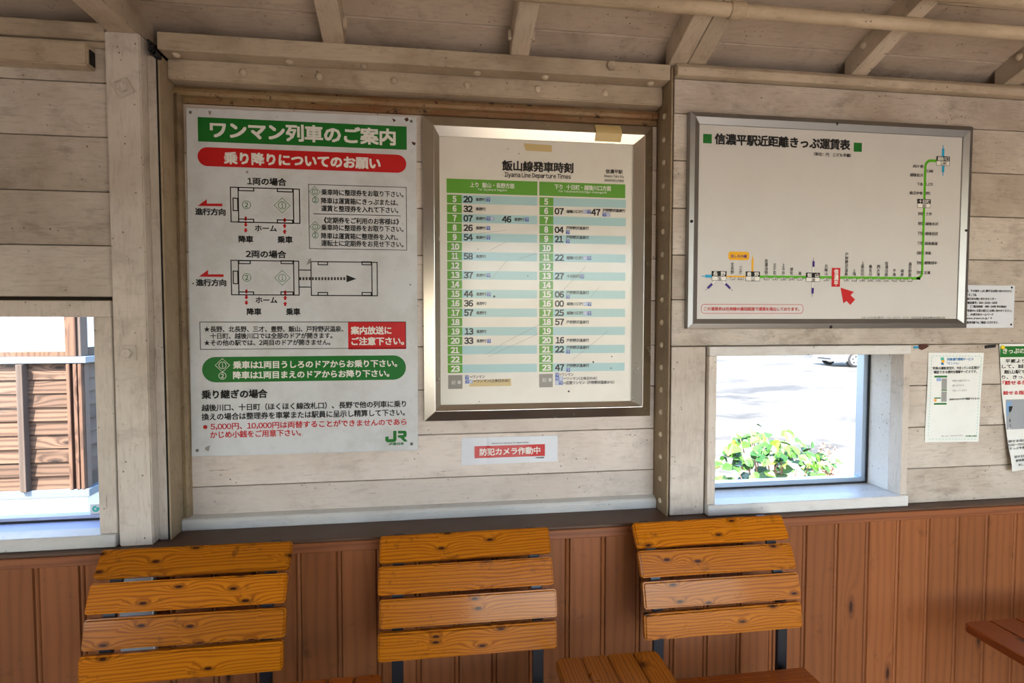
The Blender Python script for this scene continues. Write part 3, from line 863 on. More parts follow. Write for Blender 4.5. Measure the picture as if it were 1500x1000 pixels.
p.text('lettering', B, '進行方向', 286, 330.5, 309.6, 10.5, 0.035)
p.text('lettering', B, '進行方向', 287, 331.6, 413.6, 10.5, 0.035)
def dn(x, y, s=1):
    p.poly('door_arrow', R_, [(x - 1.6, y - 3.2 * s), (x + 1.6, y - 3.2 * s), (x + 1.6, y - .2 * s), (x + 3.2, y - .2 * s), (x, y + 3.2 * s), (x - 3.2, y - .2 * s), (x - 1.6, y - .2 * s)])
for y in (320.5, 329, 337.5): dn(360, y)
for y in (322, 330.5, 339): dn(417, y, -1)
for y in (427.2, 435.2, 443.4): dn(361, y)
for y in (428, 436, 444.7): dn(417.8, y, -1)
p.text('lettering', B, 'ホーム', 373.5, 405.5, 334, 9, 0.03); p.text('lettering', B, 'ホーム', 374.5, 406.2, 439.3, 9, 0.03)
p.text('lettering', B, '降車', 349.5, 371.2, 350, 10.5, 0.035); p.text('lettering', B, '乗車', 406.5, 428.8, 350.7, 10.5, 0.035)
p.text('lettering', B, '降車', 361.6, 383.1, 456.3, 10.5, 0.035); p.text('lettering', B, '乗車', 419, 440, 456.3, 10.5, 0.035)
p.frame('notice_frame', B, 451.5, 269.5, 595.5, 364.3, 0.0016)
for (s_, a, b, y) in (('乗車時に整理券をお取り下さい。', 470.8, 591, 281.2), ('降車は運賃箱にきっぷまたは、', 470.5, 583, 293.8), ('運賃と整理券を入れて下さい。', 470.5, 583.5, 305), ('《定期券をご利用のお客様は》', 474.5, 584.5, 322.3), ('乗車時に整理券をお取り下さい。', 470.5, 591, 333), ('降車は運賃箱に整理券を入れ、', 470.5, 583, 345.3), ('運転士に定期券をお見せ下さい。', 470.5, 591, 355.8)):
    p.text('lettering', B, s_, a, b, y, 9.2, 0.02)
p.hline('notice_frame', B, 458.8, 587, 313, 0.0016)
for (x, y) in ((461.3, 280.8), (461.8, 332)): one(x, y, 'sign_green', 0.72)
for (x, y) in ((462, 293), (462, 344.6)): two(x, y, 'sign_green', 0.75)
p.frame('notice_frame', B, 292.3, 471.1, 594.6, 512, 0.0016)
p.rect('alert_band', 'sign_red', 509.8, 471.4, 594.6, 511.6)
for (s_, a, b, y) in (('★長野、北長野、三才、豊野、飯山、戸狩野沢温泉、', 299, 503, 482), ('十日町、越後川口では全部のドアが開きます。', 308, 487, 492), ('★その他の駅では、2両目のドアが開きません。', 299, 484, 502)):
    p.text('lettering', B, s_, a, b, y, 9, 0.02)
p.text('alert_lettering', 'sign_white', '案内放送に', 514, 573.5, 483.8, 12.2, 0.03, 3)
p.text('alert_lettering', 'sign_white', 'ご注意下さい。', 514.8, 592, 499.6, 12.2, 0.03, 3)
p.capsule('door_band', 'sign_green', 295.6, 522.8, 594.6, 560.2)
p.text('door_lettering', 'sign_white', '乗車は1両目うしろのドアからお乗り下さい。', 341.5, 582, 534.4, 11.4, 0.028)
p.text('door_lettering', 'sign_white', '降車は1両目まえのドアからお降り下さい。', 341.5, 570.5, 549.4, 11.4, 0.028)
def wmark(px, py, d):
    if d: p.ring('door_lettering', 'sign_white', px, py, 0.019, 0.0016, 2, 4, 0)
    p.ring('door_lettering', 'sign_white', px, py, 0.0098, 0.0014, 2, 18)
    p.text('door_lettering', 'sign_white', '1' if d else '2', px - (1.2 if d else 2), px + (1.2 if d else 2), py, 6, 0.02)
wmark(326, 534.8, True); wmark(326, 550.2, False)
p.text('heading_text', B, '乗り継ぎの場合', 295.3, 392, 577.8, 13.4, 0.035)
p.text('lettering', B, '越後川口、十日町（ほくほく線改札口）、長野で他の列車に乗り', 295.3, 595, 597.3, 10.6, 0.022)
p.text('lettering', B, '換えの場合は整理券を車掌または駅員に呈示し精算して下さい。', 295.3, 593.3, 610.4, 10.6, 0.022)
p.text('warning_lettering', R_, '※5,000円、10,000円は両替することができませんのであら', 297.3, 595.6, 625, 10.6, 0.018)
p.text('warning_lettering', R_, 'かじめ小銭をご用意下さい。', 307.9, 441, 636.6, 10.4, 0.018)
# railway logo: heavy J and R joined by a bar
LG = 'sign_green'
p.poly('railway_logo', LG, [(564.5, 639.5), (569.2, 639), (569.2, 643), (576, 642.8), (576, 630.8), (580.8, 630.7), (580.8, 644.5), (578.3, 647.1), (567, 647.6), (564.5, 645)])
p.poly('railway_logo', LG, [(583, 630.7), (583, 634.8), (590.8, 634.6), (590.8, 636.8), (583, 637.1), (583, 640.8), (586.3, 640.7), (591.8, 646.6), (597.2, 646.4), (592, 640.5), (594.3, 639.9), (595.6, 638.3), (595.6, 632.7), (594, 630.5)])
p.text('railway_logo', LG, 'JR東日本', 568.6, 591.8, 650, 4.4, 0.03)

for pts in ([(592, 174), (597, 172), (599, 176), (595, 178.5)], [(574, 173), (580, 176), (577, 179)], [(603, 207), (609, 209), (608, 213), (604, 211.5)], [(305, 162), (310, 163), (308.5, 169), (306, 167)], [(301, 655), (308, 652), (305.5, 661), (300, 658)], [(360, 251), (363, 250), (364, 253), (361, 254)], [(452, 380), (456, 378), (455, 385), (449, 388)]):
    p.poly('paint_chip', 'mark_brown' if pts[0][1] < 230 and pts[0][0] > 400 else 'cell_grey', pts)
for (x, y, r) in ((283, 415, .0022), (601, 417, .002), (406, 171, .0012), (289, 160, .001)): p.disc('paint_chip', 'faded_ink', x, y, r, 1, 7)
# ------------------------------------------------------------------ timetable case
TY = -0.014
tt = empty('timetable_case', (0.95, 0.004, 1.04)); tag(tt, 'aluminium framed train timetable with green hour cells and pale blue rows', 'sign')
ox0, ox1, oz0, oz1 = 0.617, 1.2835, 1.0435, 1.8935
ix0, ix1, iz0, iz1 = 0.6635, 1.2225, 1.0905, 1.8375
m = 0.031
ring_o = [(ox0, oz0), (ox1, oz0), (ox1, oz1), (ox0, oz1)]
ring_m = [(ox0 + m, oz0 + m), (ox1 - m, oz0 + m), (ox1 - m, oz1 - m), (ox0 + m, oz1 - m)]
ring_i = [(ix0, iz0), (ix1, iz0), (ix1, iz1), (ix0, iz1)]
for k in range(4):
    j = (k + 1) % 4
    V = []
    for (rg, y) in ((ring_o, 0.004), (ring_o, -0.010), (ring_m, -0.030), (ring_i, TY - 0.002), (ring_i, 0.0)):
        for i_ in (k, j): V.append((rg[i_][0], y, rg[i_][1]))
    Fc = [(2 * a, 2 * a + 1, 2 * a + 3, 2 * a + 2) for a in range(4)] + [(8, 9, 1, 0), (0, 2, 4, 6, 8), (1, 3, 5, 7, 9)]
    mesh_obj('frame_rail', V, Fc, 'aluminium', tt, 0.0006, 1)
box('poster', ix0 - 0.01, ix1 + 0.01, -0.010, 0.003, iz0 - 0.01, iz1 + 0.01, 'poster_paper', tt, 0)
pane('cover_pane', ix0 - 0.002, ix1 + 0.002, TY - 0.0018, TY, iz0 - 0.002, iz1 + 0.002, 'acrylic', tt)
p = new_print(tt, -0.0102)
p.text('title', B, '飯山線発車時刻', 735.3, 840, 242.3, 15.6, 0.036)
p.text('title', B, 'Iiyama Line Departure Times', 739, 836, 256.2, 9.2, 0.02)
p.text('lettering', B, '信濃平駅', 887, 912, 250.8, 6.2, 0.025)
p.text('lettering', B, 'Shinano-Taira Sta.', 884.6, 914, 257.6, 3.8, 0.02)
p.text('lettering', B, '2022年3月12日改正', 885, 914, 264, 3.6, 0.02)
GRN = 'hour_green'
p.rect('header_cell', GRN, 654, 261.3, 787.2, 282.3); 
zt = p.P(654, 261.3)[1]; zb = p.P(654, 282.3)[1]
xa, xb = p.P(789.9, 270)[0], p.P(916, 270)[0]
p.put('header_cell', GRN, [(xa, zb), (xb, zb), (xb, zt), (xa, zt)], [(0, 1, 2, 3)], 1)
W_ = 'sign_white'
p.text('header_lettering', W_, '上り  飯山・長野方面', 688.5, 753.5, 270.4, 7.6, 0.02)
p.text('header_lettering', W_, 'for Iiyama & Nagano', 700, 742.5, 277.6, 4.2, 0.01)
p.text('header_lettering', W_, '下り  十日町・越後川口方面', 812, 895, 273.4, 7.6, 0.02)
p.text('header_lettering', W_, 'for Tokamachi & Echigo-Kawaguchi', 818, 888.6, 280.2, 4.2, 0.01)
z5 = p.P(655, 284.7)[1]; z23 = p.P(657, 533.9)[1]; PZ = (z5 - z23) / 18; CH = PZ * 0.905
LX = [(0.0, 0.0)]
hx0, hx1 = p.P(655.2, 400)[0], p.P(676.8, 400)[0]
sx1 = p.P(787.0, 300)[0]
kx0, kx1 = p.P(790, 400)[0], p.P(810.2, 400)[0]; tx1 = p.P(916, 400)[0]
def rowy(x, r):
    """photo pixel height of the middle of an hour row at pixel column x"""
    zc = z5 - r * PZ - CH / 2
    lo, hi = 150.0, 650.0
    for _ in range(40):
        mm = (lo + hi) / 2
        if p.P(x, mm)[1] > zc: lo = mm
        else: hi = mm
    return lo
left = {5: [('20', '長野行', 1)], 6: [('32', '長野行', 0)], 7: [('07', '長野行', 2), ('46', '長野行', 1)], 8: [('26', '長野行', 1)], 9: [('54', '長野行', 1)], 11: [('58', '長野行', 0)], 13: [('37', '長野行', 1)], 15: [('44', '長野行', 1)], 16: [('36', '長野行', 0)], 17: [('57', '長野行', 0)], 19: [('13', '長野行', 0)], 20: [('33', '長野行', 1)]}
TG = '戸狩野沢温泉行'; EK = '越後川口行'
right = {6: [('07', EK, 2), ('47', TG, -2)], 8: [('04', TG, -1)], 9: [('21', TG, -1)], 11: [('22', EK, 2)], 13: [('27', '十日町行', 1)], 15: [('06', TG, -1)], 16: [('00', EK, 2)], 17: [('25', EK, 2)], 18: [('57', TG, 0)], 20: [('16', TG, 0)], 21: [('22', TG, -1)], 23: [('47', TG, -1)]}
def icon(x, yc, pale=False):
    p.rect('symbol', 'icon_pale' if pale else 'icon_blue', x, yc - 2.9, x + 5.4, yc + 2.9, 2)
    p.text('symbol', W_, '区' if pale else 'ワ', x + 0.9, x + 4.5, yc, 3.8, 0.02, 3)
for r in range(19):
    h = r + 5
    za, zb_ = z5 - r * PZ, z5 - r * PZ - CH
    for (x0, x1) in ((hx0, hx1), (kx0, kx1)):
        p.put('hour_cell', GRN, [(x0, zb_), (x1, zb_), (x1, za), (x0, za)], [(0, 1, 2, 3)], 1)
    if h % 2:
        for (x0, x1) in ((hx1, sx1), (kx1, tx1)):
            p.put('row_stripe', 'stripe_blue', [(x0, zb_), (x1, zb_), (x1, za), (x0, za)], [(0, 1, 2, 3)], 1)
    for (cx, dx) in ((665.8, 0), (800, 0)):
        cx = cx + (1.2 * r / 18 if cx < 700 else 0.6 * r / 18)
        wd_ = 2.9 if h < 10 else 6.6
        if h in (11,): wd_ = 5.6
        p.text('hour_numeral', W_, str(h), cx - wd_, cx + wd_, rowy(cx - wd_, r), 9.2, 0.05, 2)
    sh = 1.4 * r / 18
    for k, (mi, de, ic) in enumerate(left.get(h, [])):
        x = 678.6 + 56.5 * k + sh; y = rowy(x, r)
        nar = 1.0 if mi != '13' else 1.0
        p.text('minute_numeral', B, mi, x, x + 13.8, y, 9.8, 0.045)
        p.text('lettering', B, de, x + 18, x + 33, y + .3, 5, 0.03)
        if ic >= 1: icon(x + 33.8, y + .4)
        if ic == 2: icon(x + 39.6, y + .6, True)
    for k, (mi, de, ic) in enumerate(right.get(h, [])):
        x = 812.2 + 53.6 * k + sh * .5; y = rowy(x, r)
        p.text('minute_numeral', B, mi, x, x + 13.6, y, 9.8, 0.045)
        if de == TG:
            yy = y - (2.8 if ic < 0 else -.2)
            p.text('lettering', B, de, x + 16.8, x + 50.2, yy, 5, 0.03)
            if ic <= -1: icon(x + 16.6, y + 3.4)
            if ic == -2: icon(x + 22.4, y + 3.5, True)
        else:
            L_ = 24 if de == EK else 19.5
            p.text('lettering', B, de, x + 17.4, x + 17.4 + L_, y + .3, 5, 0.03)
            if ic == 2: icon(x + 18 + L_, y + .6, True); icon(x + 24 + L_, y + .7)
            else: icon(x + 18 + L_, y + .6)
zn0, zn1 = p.P(657.7, 549.3)[1], p.P(657.7, 569.5)[1]
for (x0, x1) in ((hx0 + .001, hx1), (kx0, kx1)):
    p.put('remark_cell', 'cell_grey', [(x0, zn1), (x1, zn1), (x1, zn0), (x0, zn0)], [(0, 1, 2, 3)], 1)
p.text('remark_lettering', W_, '記 事', 661.5, 675.5, 560, 5.6, 0.0); p.text('remark_lettering', W_, '記 事', 794.5, 808.5, 556.3, 5.6, 0.0)
icon(681.2, 552.3); p.text('lettering', B, '=ワンマン', 688, 710, 552, 4.4, 0.02)
icon(681.4, 558.6); icon(687, 558.6, True); p.text('lettering', B, '=ワンマン(土休日のみ)', 693.5, 746, 557.8, 5, 0.02, 4)
icon(813.3, 548.6); p.text('lettering', B, '=ワンマン', 819, 840, 548.6, 4.4, 0.02)
icon(813.4, 554.4); icon(819, 554.3, True); p.text('lettering', B, '=ワンマン(土休日のみ)', 825, 874.5, 554.3, 5, 0.02)
icon(819, 560.6); icon(813.4, 560.8, True); p.text('lettering', B, '=区間ワンマン（戸狩野沢温泉から）', 825, 899.5, 560.6, 5.2, 0.02)
p.poly('tape_patch', 'tape_beige', [(687, 566), (690, 556.6), (748.5, 554.2), (749, 565)], 1)
p.poly('tape_patch', 'tape_beige', [(767, 209.8), (808.3, 212.8), (808.3, 222.6), (770, 220.5)], 1)
ps = new_print(tt, TY - 0.0020)
for (a, b) in (((700, 342), (742, 337)), ((716, 367), (742, 354)), ((720, 408), (744, 380)), ((760, 379), (786, 371)), ((826, 424), (858, 390)), ((864, 436), (878, 420)), ((712, 519), (742, 500)), ((742, 500), (800, 470)), ((715, 522), (790, 488)), ((838, 527), (872, 500)), ((872, 500), (890, 485))):
    ps.line('scratch', 'cell_grey', a, b, 0.0007)
for (x, y, r) in ((744, 218, .0013), (760, 225, .0016), (700, 365, .0013), (724, 434, .003), (773, 404, .0015), (869, 530, .0028), (896, 522, .002), (895, 539, .002), (833, 573, .003), (702, 588, .0015)):
    ps.disc('paint_chip', 'faded_ink', x, y, r, 1, 7)
# brittle tape over the top rail
V, Fc = [], []
c0 = at(873, 195, -0.03); c1 = at(911, 196, -0.03)
for i in range(9):
    x = c0.x + (c1.x - c0.x) * i / 8
    for (y, z_) in ((-0.0122, 1.8905), (-0.0225, 1.8785), (-0.0318, 1.8640), (-0.0318, 1.8605), (-0.0195, 1.8415)):
        V.append((x, y - random.uniform(0, .0008), z_))
for i in range(8):
    for k in range(4): a = i * 5 + k; Fc.append((a, a + 1, a + 6, a + 5))
mesh_obj('tape_strip', V, Fc, 'tape_beige', tt, 0, smooth=True)

# ------------------------------------------------------------------ pink dot, security sticker
c = at(944, 225, 0.003)
o = cyl('round_sticker', (c.x, 0.0032, c.z), (c.x, 0.0022, c.z), 0.0095, 'pink_label', None, n=20)
tag(o, 'small pink round sticker on the white panel beside the timetable frame', 'sticker')
cs = empty('security_sticker', (0.90, 0.004, 0.93)); tag(cs, 'red and white security camera sticker under clear film below the timetable', 'sticker')
q = [at(*v, 0.003) for v in ((676.2, 641.4), (816.8, 637.6), (816.8, 675.2), (676.2, 681.4))]
V = [(v.x, 0.0028, v.z) for v in q] + [(v.x, 0.0042, v.z) for v in q]
mesh_obj('sheet', V, [(0, 1, 2, 3), (7, 6, 5, 4), (0, 4, 5, 1), (1, 5, 6, 2), (2, 6, 7, 3), (3, 7, 4, 0)], 'plate_white', cs)
p = new_print(cs, 0.0026)
p.rect('red_band', 'sign_red', 695, 653.4, 798.2, 671)
p.text('lettering', W_, '防犯カメラ作動中', 702.6, 791.4, 662, 10.8, 0.022)
p.text('small_lettering', B, 'Security Camera In Operation', 720, 774, 649.4, 3.0, 0.02)
p.text('small_lettering', B, '戸狩野沢温泉駅', 784.5, 797, 670.2, 2.2, 0.02)
V, Fc = [], []
N = 26
xa, xb = q[0].x - .001, at(776, 660, 0.003).x
for i in range(N + 1):
    for k in range(3):
        V.append((xa + (xb - xa) * i / N, 0.0005 - random.uniform(0, .0022), q[0].z - .001 + (q[3].z - q[0].z + .002) * k / 2))
for i in range(N):
    for k in range(2): a = i * 3 + k; Fc.append((a, a + 1, a + 4, a + 3))
mesh_obj('clear_film', V, Fc, 'clear_film', cs, 0, smooth=True)

# ------------------------------------------------------------------ fare board
FY = -0.108
fb = empty('fare_board', (1.79, WALL_Y, 1.305)); tag(fb, 'wide aluminium framed fare board with a green route line and red arrow', 'sign')
ox0, ox1, oz0, oz1 = 1.350, 2.2405, 1.3055, 1.9045
a0 = at(1024, 182.2, FY + .003); a1 = at(1395.5, 466.9, FY + .003)
ix0, ix1, iz0, iz1 = a0.x, a1.x + 0.012, a1.z, a0.z
ring_o = [(ox0, oz0), (ox1, oz0), (ox1, oz1), (ox0, oz1)]
m = 0.013
ring_m = [(ox0 + m, oz0 + m), (ox1 - m, oz0 + m), (ox1 - m, oz1 - m), (ox0 + m, oz1 - m)]
ring_i = [(ix0, iz0), (ix1, iz0), (ix1, iz1), (ix0, iz1)]
for k in range(4):
    j = (k + 1) % 4
    V = []
    for (rg, y) in ((ring_o, -0.0905), (ring_o, -0.112), (ring_m, -0.116), (ring_i, -0.1085), (ring_i, -0.0905)):
        for i_ in (k, j): V.append((rg[i_][0], y, rg[i_][1]))
    Fc = [(2 * a, 2 * a + 1, 2 * a + 3, 2 * a + 2) for a in range(4)] + [(8, 9, 1, 0), (0, 2, 4, 6, 8), (1, 3, 5, 7, 9)]
    mesh_obj('frame_rail', V, Fc, 'aluminium_dull', fb, 0.0006, 1)
box('panel', ix0 - .004, ix1 + .004, -0.105, -0.093, iz0 - .004, iz1 + .004, 'fare_board', fb, 0)
for (px, py) in ((1226, 181.2), (1013.5, 324), (1415.5, 337.5), (1217.5, 478.6)):
    c = at(px, py, -0.114); V, Fc = dome((c.x, -0.113, c.z), (0, -1, 0), 0.005, 0.0035); mesh_obj('screw', V, Fc, 'dark_screw', fb, 0, smooth=True)
p = new_print(fb, -0.1052)
p.rect('green_square', 'sign_green', 1030, 196, 1042.7, 209.6); p.rect('green_square', 'sign_green', 1250.8, 208.8, 1262.6, 222)
p.text('title', B, '信濃平駅近距離きっぷ運賃表', 1046.7, 1245.5, 203.2, 16.6, 0.034)
p.text('lettering', B, '（単位：円　こども半額）', 1192, 1246.5, 225.4, 5.4, 0.02)
Ggr = 'line_green'; t3 = 0.0078
zl = p.P(1113, 405.2)[1]
def hseg(xa, xb, mat, t, layer=1, z=None):
    z = zl if z is None else z
    a, b = p.P(xa, 405)[0], p.P(xb, 405)[0]
    p.put('route_line', mat, [(a, z - t / 2), (b, z - t / 2), (b, z + t / 2), (a, z + t / 2)], [(0, 1, 2, 3)], layer)
hseg(1033, 1042.5, 'line_cyan', 0.0085); hseg(1027.5, 1034, 'line_cyan', 0.0025)
hseg(1064, 1092.5, 'line_yellow', 0.0045); hseg(1113, 1348, Ggr, t3)
# right-hand corner and the long upright
xv = p.P(1351.2, 380)[0]; zt_ = p.P(1362, 235.2)[1]; R0 = 0.018
def arc(cx, cz, a0, a1):
    v = []
    for r in (R0 + t3 / 2, R0 - t3 / 2):
        v += [(cx + r * math.cos(math.radians(a0 + (a1 - a0) * k / 8)), cz + r * math.sin(math.radians(a0 + (a1 - a0) * k / 8))) for k in range(9)]
    p.put('route_line', Ggr, v, [(k, k + 1, 10 + k, 9 + k) for k in range(8)], 1)
xs = p.P(1348, 405)[0]
arc(xv - R0, zl + R0, 270, 360)
p.put('route_line', Ggr, [(xs, zl - t3 / 2), (xv - R0, zl - t3 / 2), (xv - R0, zl + t3 / 2), (xs, zl + t3 / 2)], [(0, 1, 2, 3)], 1)
p.put('route_line', Ggr, [(xv - t3 / 2, zl + R0), (xv + t3 / 2, zl + R0), (xv + t3 / 2, zt_ - R0), (xv - t3 / 2, zt_ - R0)], [(0, 1, 2, 3)], 1)
arc(xv + R0, zt_ - R0, 90, 180)
xe = p.P(1372, 235)[0]
p.put('route_line', Ggr, [(xv + R0, zt_ - t3 / 2), (xe, zt_ - t3 / 2), (xe, zt_ + t3 / 2), (xv + R0, zt_ + t3 / 2)], [(0, 1, 2, 3)], 1)
def stbox(xl, xr, yt, ym, yb, name, fare):
    p.rect('station_box', W_, xl, yt, xr, yb, 2); p.frame('station_box_frame', B, xl, yt, xr, yb, 0.0011, 3); p.rect('station_box_frame', B, xl, yt, xr, ym, 3)
    p.text('station_lettering', W_, name, xl + 1.6, xr - 1.6, (yt + ym) / 2 + .1, (ym - yt) * .82, 0.02, 4)
    w = 0.55 * len(fare) * 3.4
    cx = (xl + xr) / 2; p.text('fare_lettering', B, fare, cx - w / 2, cx + w / 2, (ym + yb) / 2 + .1, (yb - ym) * .78, 0.01, 4)
stbox(1042.5, 1064, 396.7, 404.7, 411, '長  野', '730'); stbox(1092.2, 1113, 397.4, 405.2, 411.6, '豊  野', '510'); stbox(1180.5, 1201, 399.2, 406.6, 412.7, '飯  山', '190')
stbox(1371.5, 1391, 228.6, 235.8, 242.5, '越後川口', '1,340'); stbox(1343.6, 1363, 291.3, 298, 304.1, '十日町', '990')
for (y0, y1) in ((217.5, 229), (242.6, 252)): p.vline('route_line', 'line_cyan', 1381.6, y0, y1, 0.0085)
for (y0, y1) in ((212.5, 218), (251.5, 257.5)): p.vline('route_line', 'line_cyan', 1381.4, y0, y1, 0.0026)
p.vline('route_line', 'line_yellow', 1102.4, 379, 397.5, 0.0058); p.vline('route_line', 'line_yellow', 1102.6, 374, 379.5, 0.0026)
p.capsule('line_name_plate', 'line_yellow', 1067, 368.2, 1097.5, 380.6, 1, 0.3); p.text('line_name_plate', 'line_purple', '北しなの線', 1070, 1094, 374.8, 4.8, 0.02)
Pu = 'line_purple'
def dline(a, b, f0, f1):
    a, b = Vector(a), Vector(b); L = lambda f: tuple(a + (b - a) * f)
    p.line('branch_line', B, a, b, 0.0012, 1)
    d = (b - a).normalized(); n_ = Vector((-d.y, d.x)) * 1.45
    p.line('branch_line', 'grey_ink', tuple(a + n_), tuple(Vector(L(f0)) + n_), 0.0008, 1); p.line('branch_line', 'grey_ink', tuple(a - n_), tuple(Vector(L(f0)) - n_), 0.0008, 1)
    p.line('branch_line', W_, a, L(f0), 0.0050, 2)
    p.line('branch_line', Pu, L(f0), L(f1), 0.0068, 3)
dline((1047.5, 411), (1033.3, 425.3), .32, .78); dline((1058, 411), (1073, 425.9), .3, .75)
dline((1191.2, 399.5), (1191.6, 377.6), .4, .78); dline((1190.5, 412.8), (1189.8, 434.5), .4, .78)
p.rect('here_plate', 'sign_red', 1218.4, 392.2, 1230.8, 419.8, 2); p.text('here_lettering', W_, '信\n濃\n平', 1221.2, 1228, 406.2, 24.6, 0.008, 3)
p.poly('here_arrow', 'sign_red', [(1200 + a / 7.143, 350 + b / 7.143) for a, b in ((222, 508), (362, 552), (328, 588), (375, 632), (325, 690), (285, 648), (252, 672))])
for (nm, x, y0, y1) in (('北長野', 1072.6, 384.4, 401), ('三才', 1084.6, 390, 401.2), ('信濃浅野', 1122.2, 379.3, 402), ('立ケ花', 1134.6, 385.4, 402.2), ('上今井', 1147.2, 385.6, 402.4), ('替佐', 1159.4, 391.6, 402.5), ('蓮', 1171.5, 397.6, 402.6), ('北飯山', 1210, 387, 403.2),
                        ('戸狩野沢温泉', 1239.8, 370, 403.8), ('上境', 1251.2, 394, 403.9), ('上桑名川', 1263.2, 382.6, 404), ('桑名川', 1274.9, 388, 404.2), ('西大滝', 1286.6, 388.2, 404.3), ('信濃白鳥', 1298.3, 383, 404.5), ('平滝', 1309.8, 394.2, 404.6), ('横倉', 1321.3, 394.4, 404.8), ('森宮野原', 1332.8, 384, 405)):
    p.text('station_name', B, '\n'.join(nm), x - 2.4, x + 2.4, (y0 + y1) / 2, y1 - y0, 0.002, 3)
for (f_, x, y) in (('710', 1072.5, 407.9), ('660', 1084.6, 408), ('420', 1122.2, 408.2), ('330', 1134.6, 408.2), ('330', 1147, 408.3), ('240', 1159.4, 408.3), ('210', 1171.7, 408.4), ('190', 1210, 409.2), ('190', 1239.6, 409.6), ('210', 1251, 409.8), ('240', 1262.8, 409.9), ('240', 1274.6, 410), ('330', 1286.3, 410), ('330', 1298, 410.2), ('420', 1309.8, 410.3), ('420', 1321.2, 410.4), ('510', 1332.4, 410.5)):
    p.rect('fare_notch', W_, x - 3.2, y - 2.2, x + 3.2, y + 1.0, 2)
    p.text('fare_lettering', B, f_, x - 4.1, x + 4.1, y, 4.4, 0.012, 3)
for (nm, x0, x1, y) in (('内ケ巻', 1337.4, 1352.4, 243.4), ('越後岩沢', 1332.6, 1352, 256.1), ('下条', 1343, 1351.7, 269.6), ('魚沼中条', 1332, 1351.3, 282.4), ('土市', 1355.6, 1364.8, 313.1), ('越後水沢', 1355.2, 1374, 327.6), ('越後田沢', 1355, 1373.8, 342), ('越後鹿渡', 1354.2, 1373, 356.4), ('津南', 1354.2, 1363.2, 370.6), ('越後田中', 1353.6, 1372.2, 384.9), ('足滝', 1353, 1362.2, 399.2)):
    p.text('station_name', B, nm, x0, x1, y, 5, 0.01, 3)
for (f_, x0, x1, y) in (('1,340', 1356, 1366.8, 250.6), ('1,170', 1355, 1366, 270), ('990', 1355, 1362.4, 282.8), ('990', 1344.4, 1351.8, 312.9), ('880', 1344.3, 1351.6, 327.2), ('770', 1343.6, 1351.3, 341.7), ('770', 1343.4, 1351, 356.2), ('680', 1343, 1350.6, 370.3), ('590', 1342.5, 1350.2, 384.8), ('590', 1342, 1350, 399)):
    xc = 1350.6 if x0 < 1353 else 1354.6
    p.text('fare_lettering', B, f_, x0, x1, y, 4.6, 0.012, 3)
p.rring('footnote_frame', 'sign_red', 1027, 445.2, 1176.6, 459, 0.33, 0.0013)
p.text('footnote_lettering', 'sign_red', 'この運賃表は在来線の最短経路で運賃を掲出しております。', 1031, 1170.6, 452.2, 5.6, 0.018)
p.text('lettering', 'cell_grey', '18 109信濃平-01 665×875', 1261, 1331, 465, 3.4, 0.01); p.text('lettering', 'faded_ink', '◇◇12 2019年10月1日', 1334, 1383.6, 465.2, 3.6, 0.01)

# ------------------------------------------------------------------ small white enquiry plate
ep = empty('enquiry_plate', (2.30, WALL_Y, 1.30)); tag(ep, 'small white metal plate with black print, half hidden behind the fare board', 'sign')
b0_ = at(1486, 418, -0.0915); b1_ = at(1484.5, 480, -0.0915); xl_ = at(1392, 440, -0.0915).x
box('plate', xl_, b0_.x, -0.0935, -0.0912, b1_.z, b0_.z, 'plate_white', ep, 0.0005, 1)
for (px, py) in ((1482, 421), (1481, 475.2)):
    c = at(px, py, -0.0935); V, Fc = dome((c.x, -0.0935, c.z), (0, -1, 0), 0.0034, 0.002); mesh_obj('screw', V, Fc, 'dark_screw', ep, 0, smooth=True)
p = new_print(ep, -0.0937)
for (s_, a, b, y) in (('賃、その他きっぷに関するお問い合わせなどに', 1415, 1482, 425.8), ('きましては、', 1415.5, 1431, 431.6), ('R東日本お問い合わせセンター', 1414, 1459, 437.4), ('電話番号：050-2016-1600', 1417, 1460.5, 443.2), ('（ご案内時間　6時～24時 年中無休）', 1421, 1474, 448.8), ('び係員のいる駅の窓口にお問い合わせください。', 1414, 1482, 454.8), ('た、JR東日本ホームページ', 1414, 1455, 460.4), ('www.jreast.co.jp/ や', 1415.5, 1453, 466.2), ('自動券売機でもご確認いただけます。', 1413.5, 1462, 472.2)):
    p.text('lettering', B, s_, a, b, y, 3.9, 0.02)

# ------------------------------------------------------------------ paper notice (its square code is left blank)
def sheet(name, quad, nx, nz, disp, Y, mat, parent, th=0.0004):
    V, Fc = [], []
    for s_ in (0, 1):
        for i in range(nx + 1):
            for k in range(nz + 1):
                u, w = i / nx, k / nz
                top = quad[0].lerp(quad[1], u); bot = quad[3].lerp(quad[2], u); v = top.lerp(bot, w)
                V.append((v.x, Y + disp(v.x, v.z) + th * s_, v.z))
    m_ = (nx + 1) * (nz + 1)
    for i in range(nx):
        for k in range(nz):
            a = i * (nz + 1) + k
            Fc.append((a, a + 1, a + nz + 2, a + nz + 1)); Fc.append((m_ + a, m_ + a + nz + 1, m_ + a + nz + 2, m_ + a + 1))
    return mesh_obj(name, V, Fc, mat, parent, 0, smooth=True)
PY = -0.0925
d1 = lambda x, z: -0.0022 - 0.0016 * math.sin(x * 46 + 0.6) - 0.0008 * math.sin(z * 25 + x * 20)
pn = empty('paper_notice', (2.25, WALL_Y, 1.0)); tag(pn, 'creased pale paper notice with a dashed green border between the window and the green poster', 'poster')
q = [at(*v, PY) for v in ((1360, 516.4), (1439.6, 516.4), (1431.8, 646.4), (1354.4, 647.4))]
sheet('sheet', q, 24, 10, d1, PY, 'paper', pn)
p = new_print(pn, PY - 0.0002, d1)
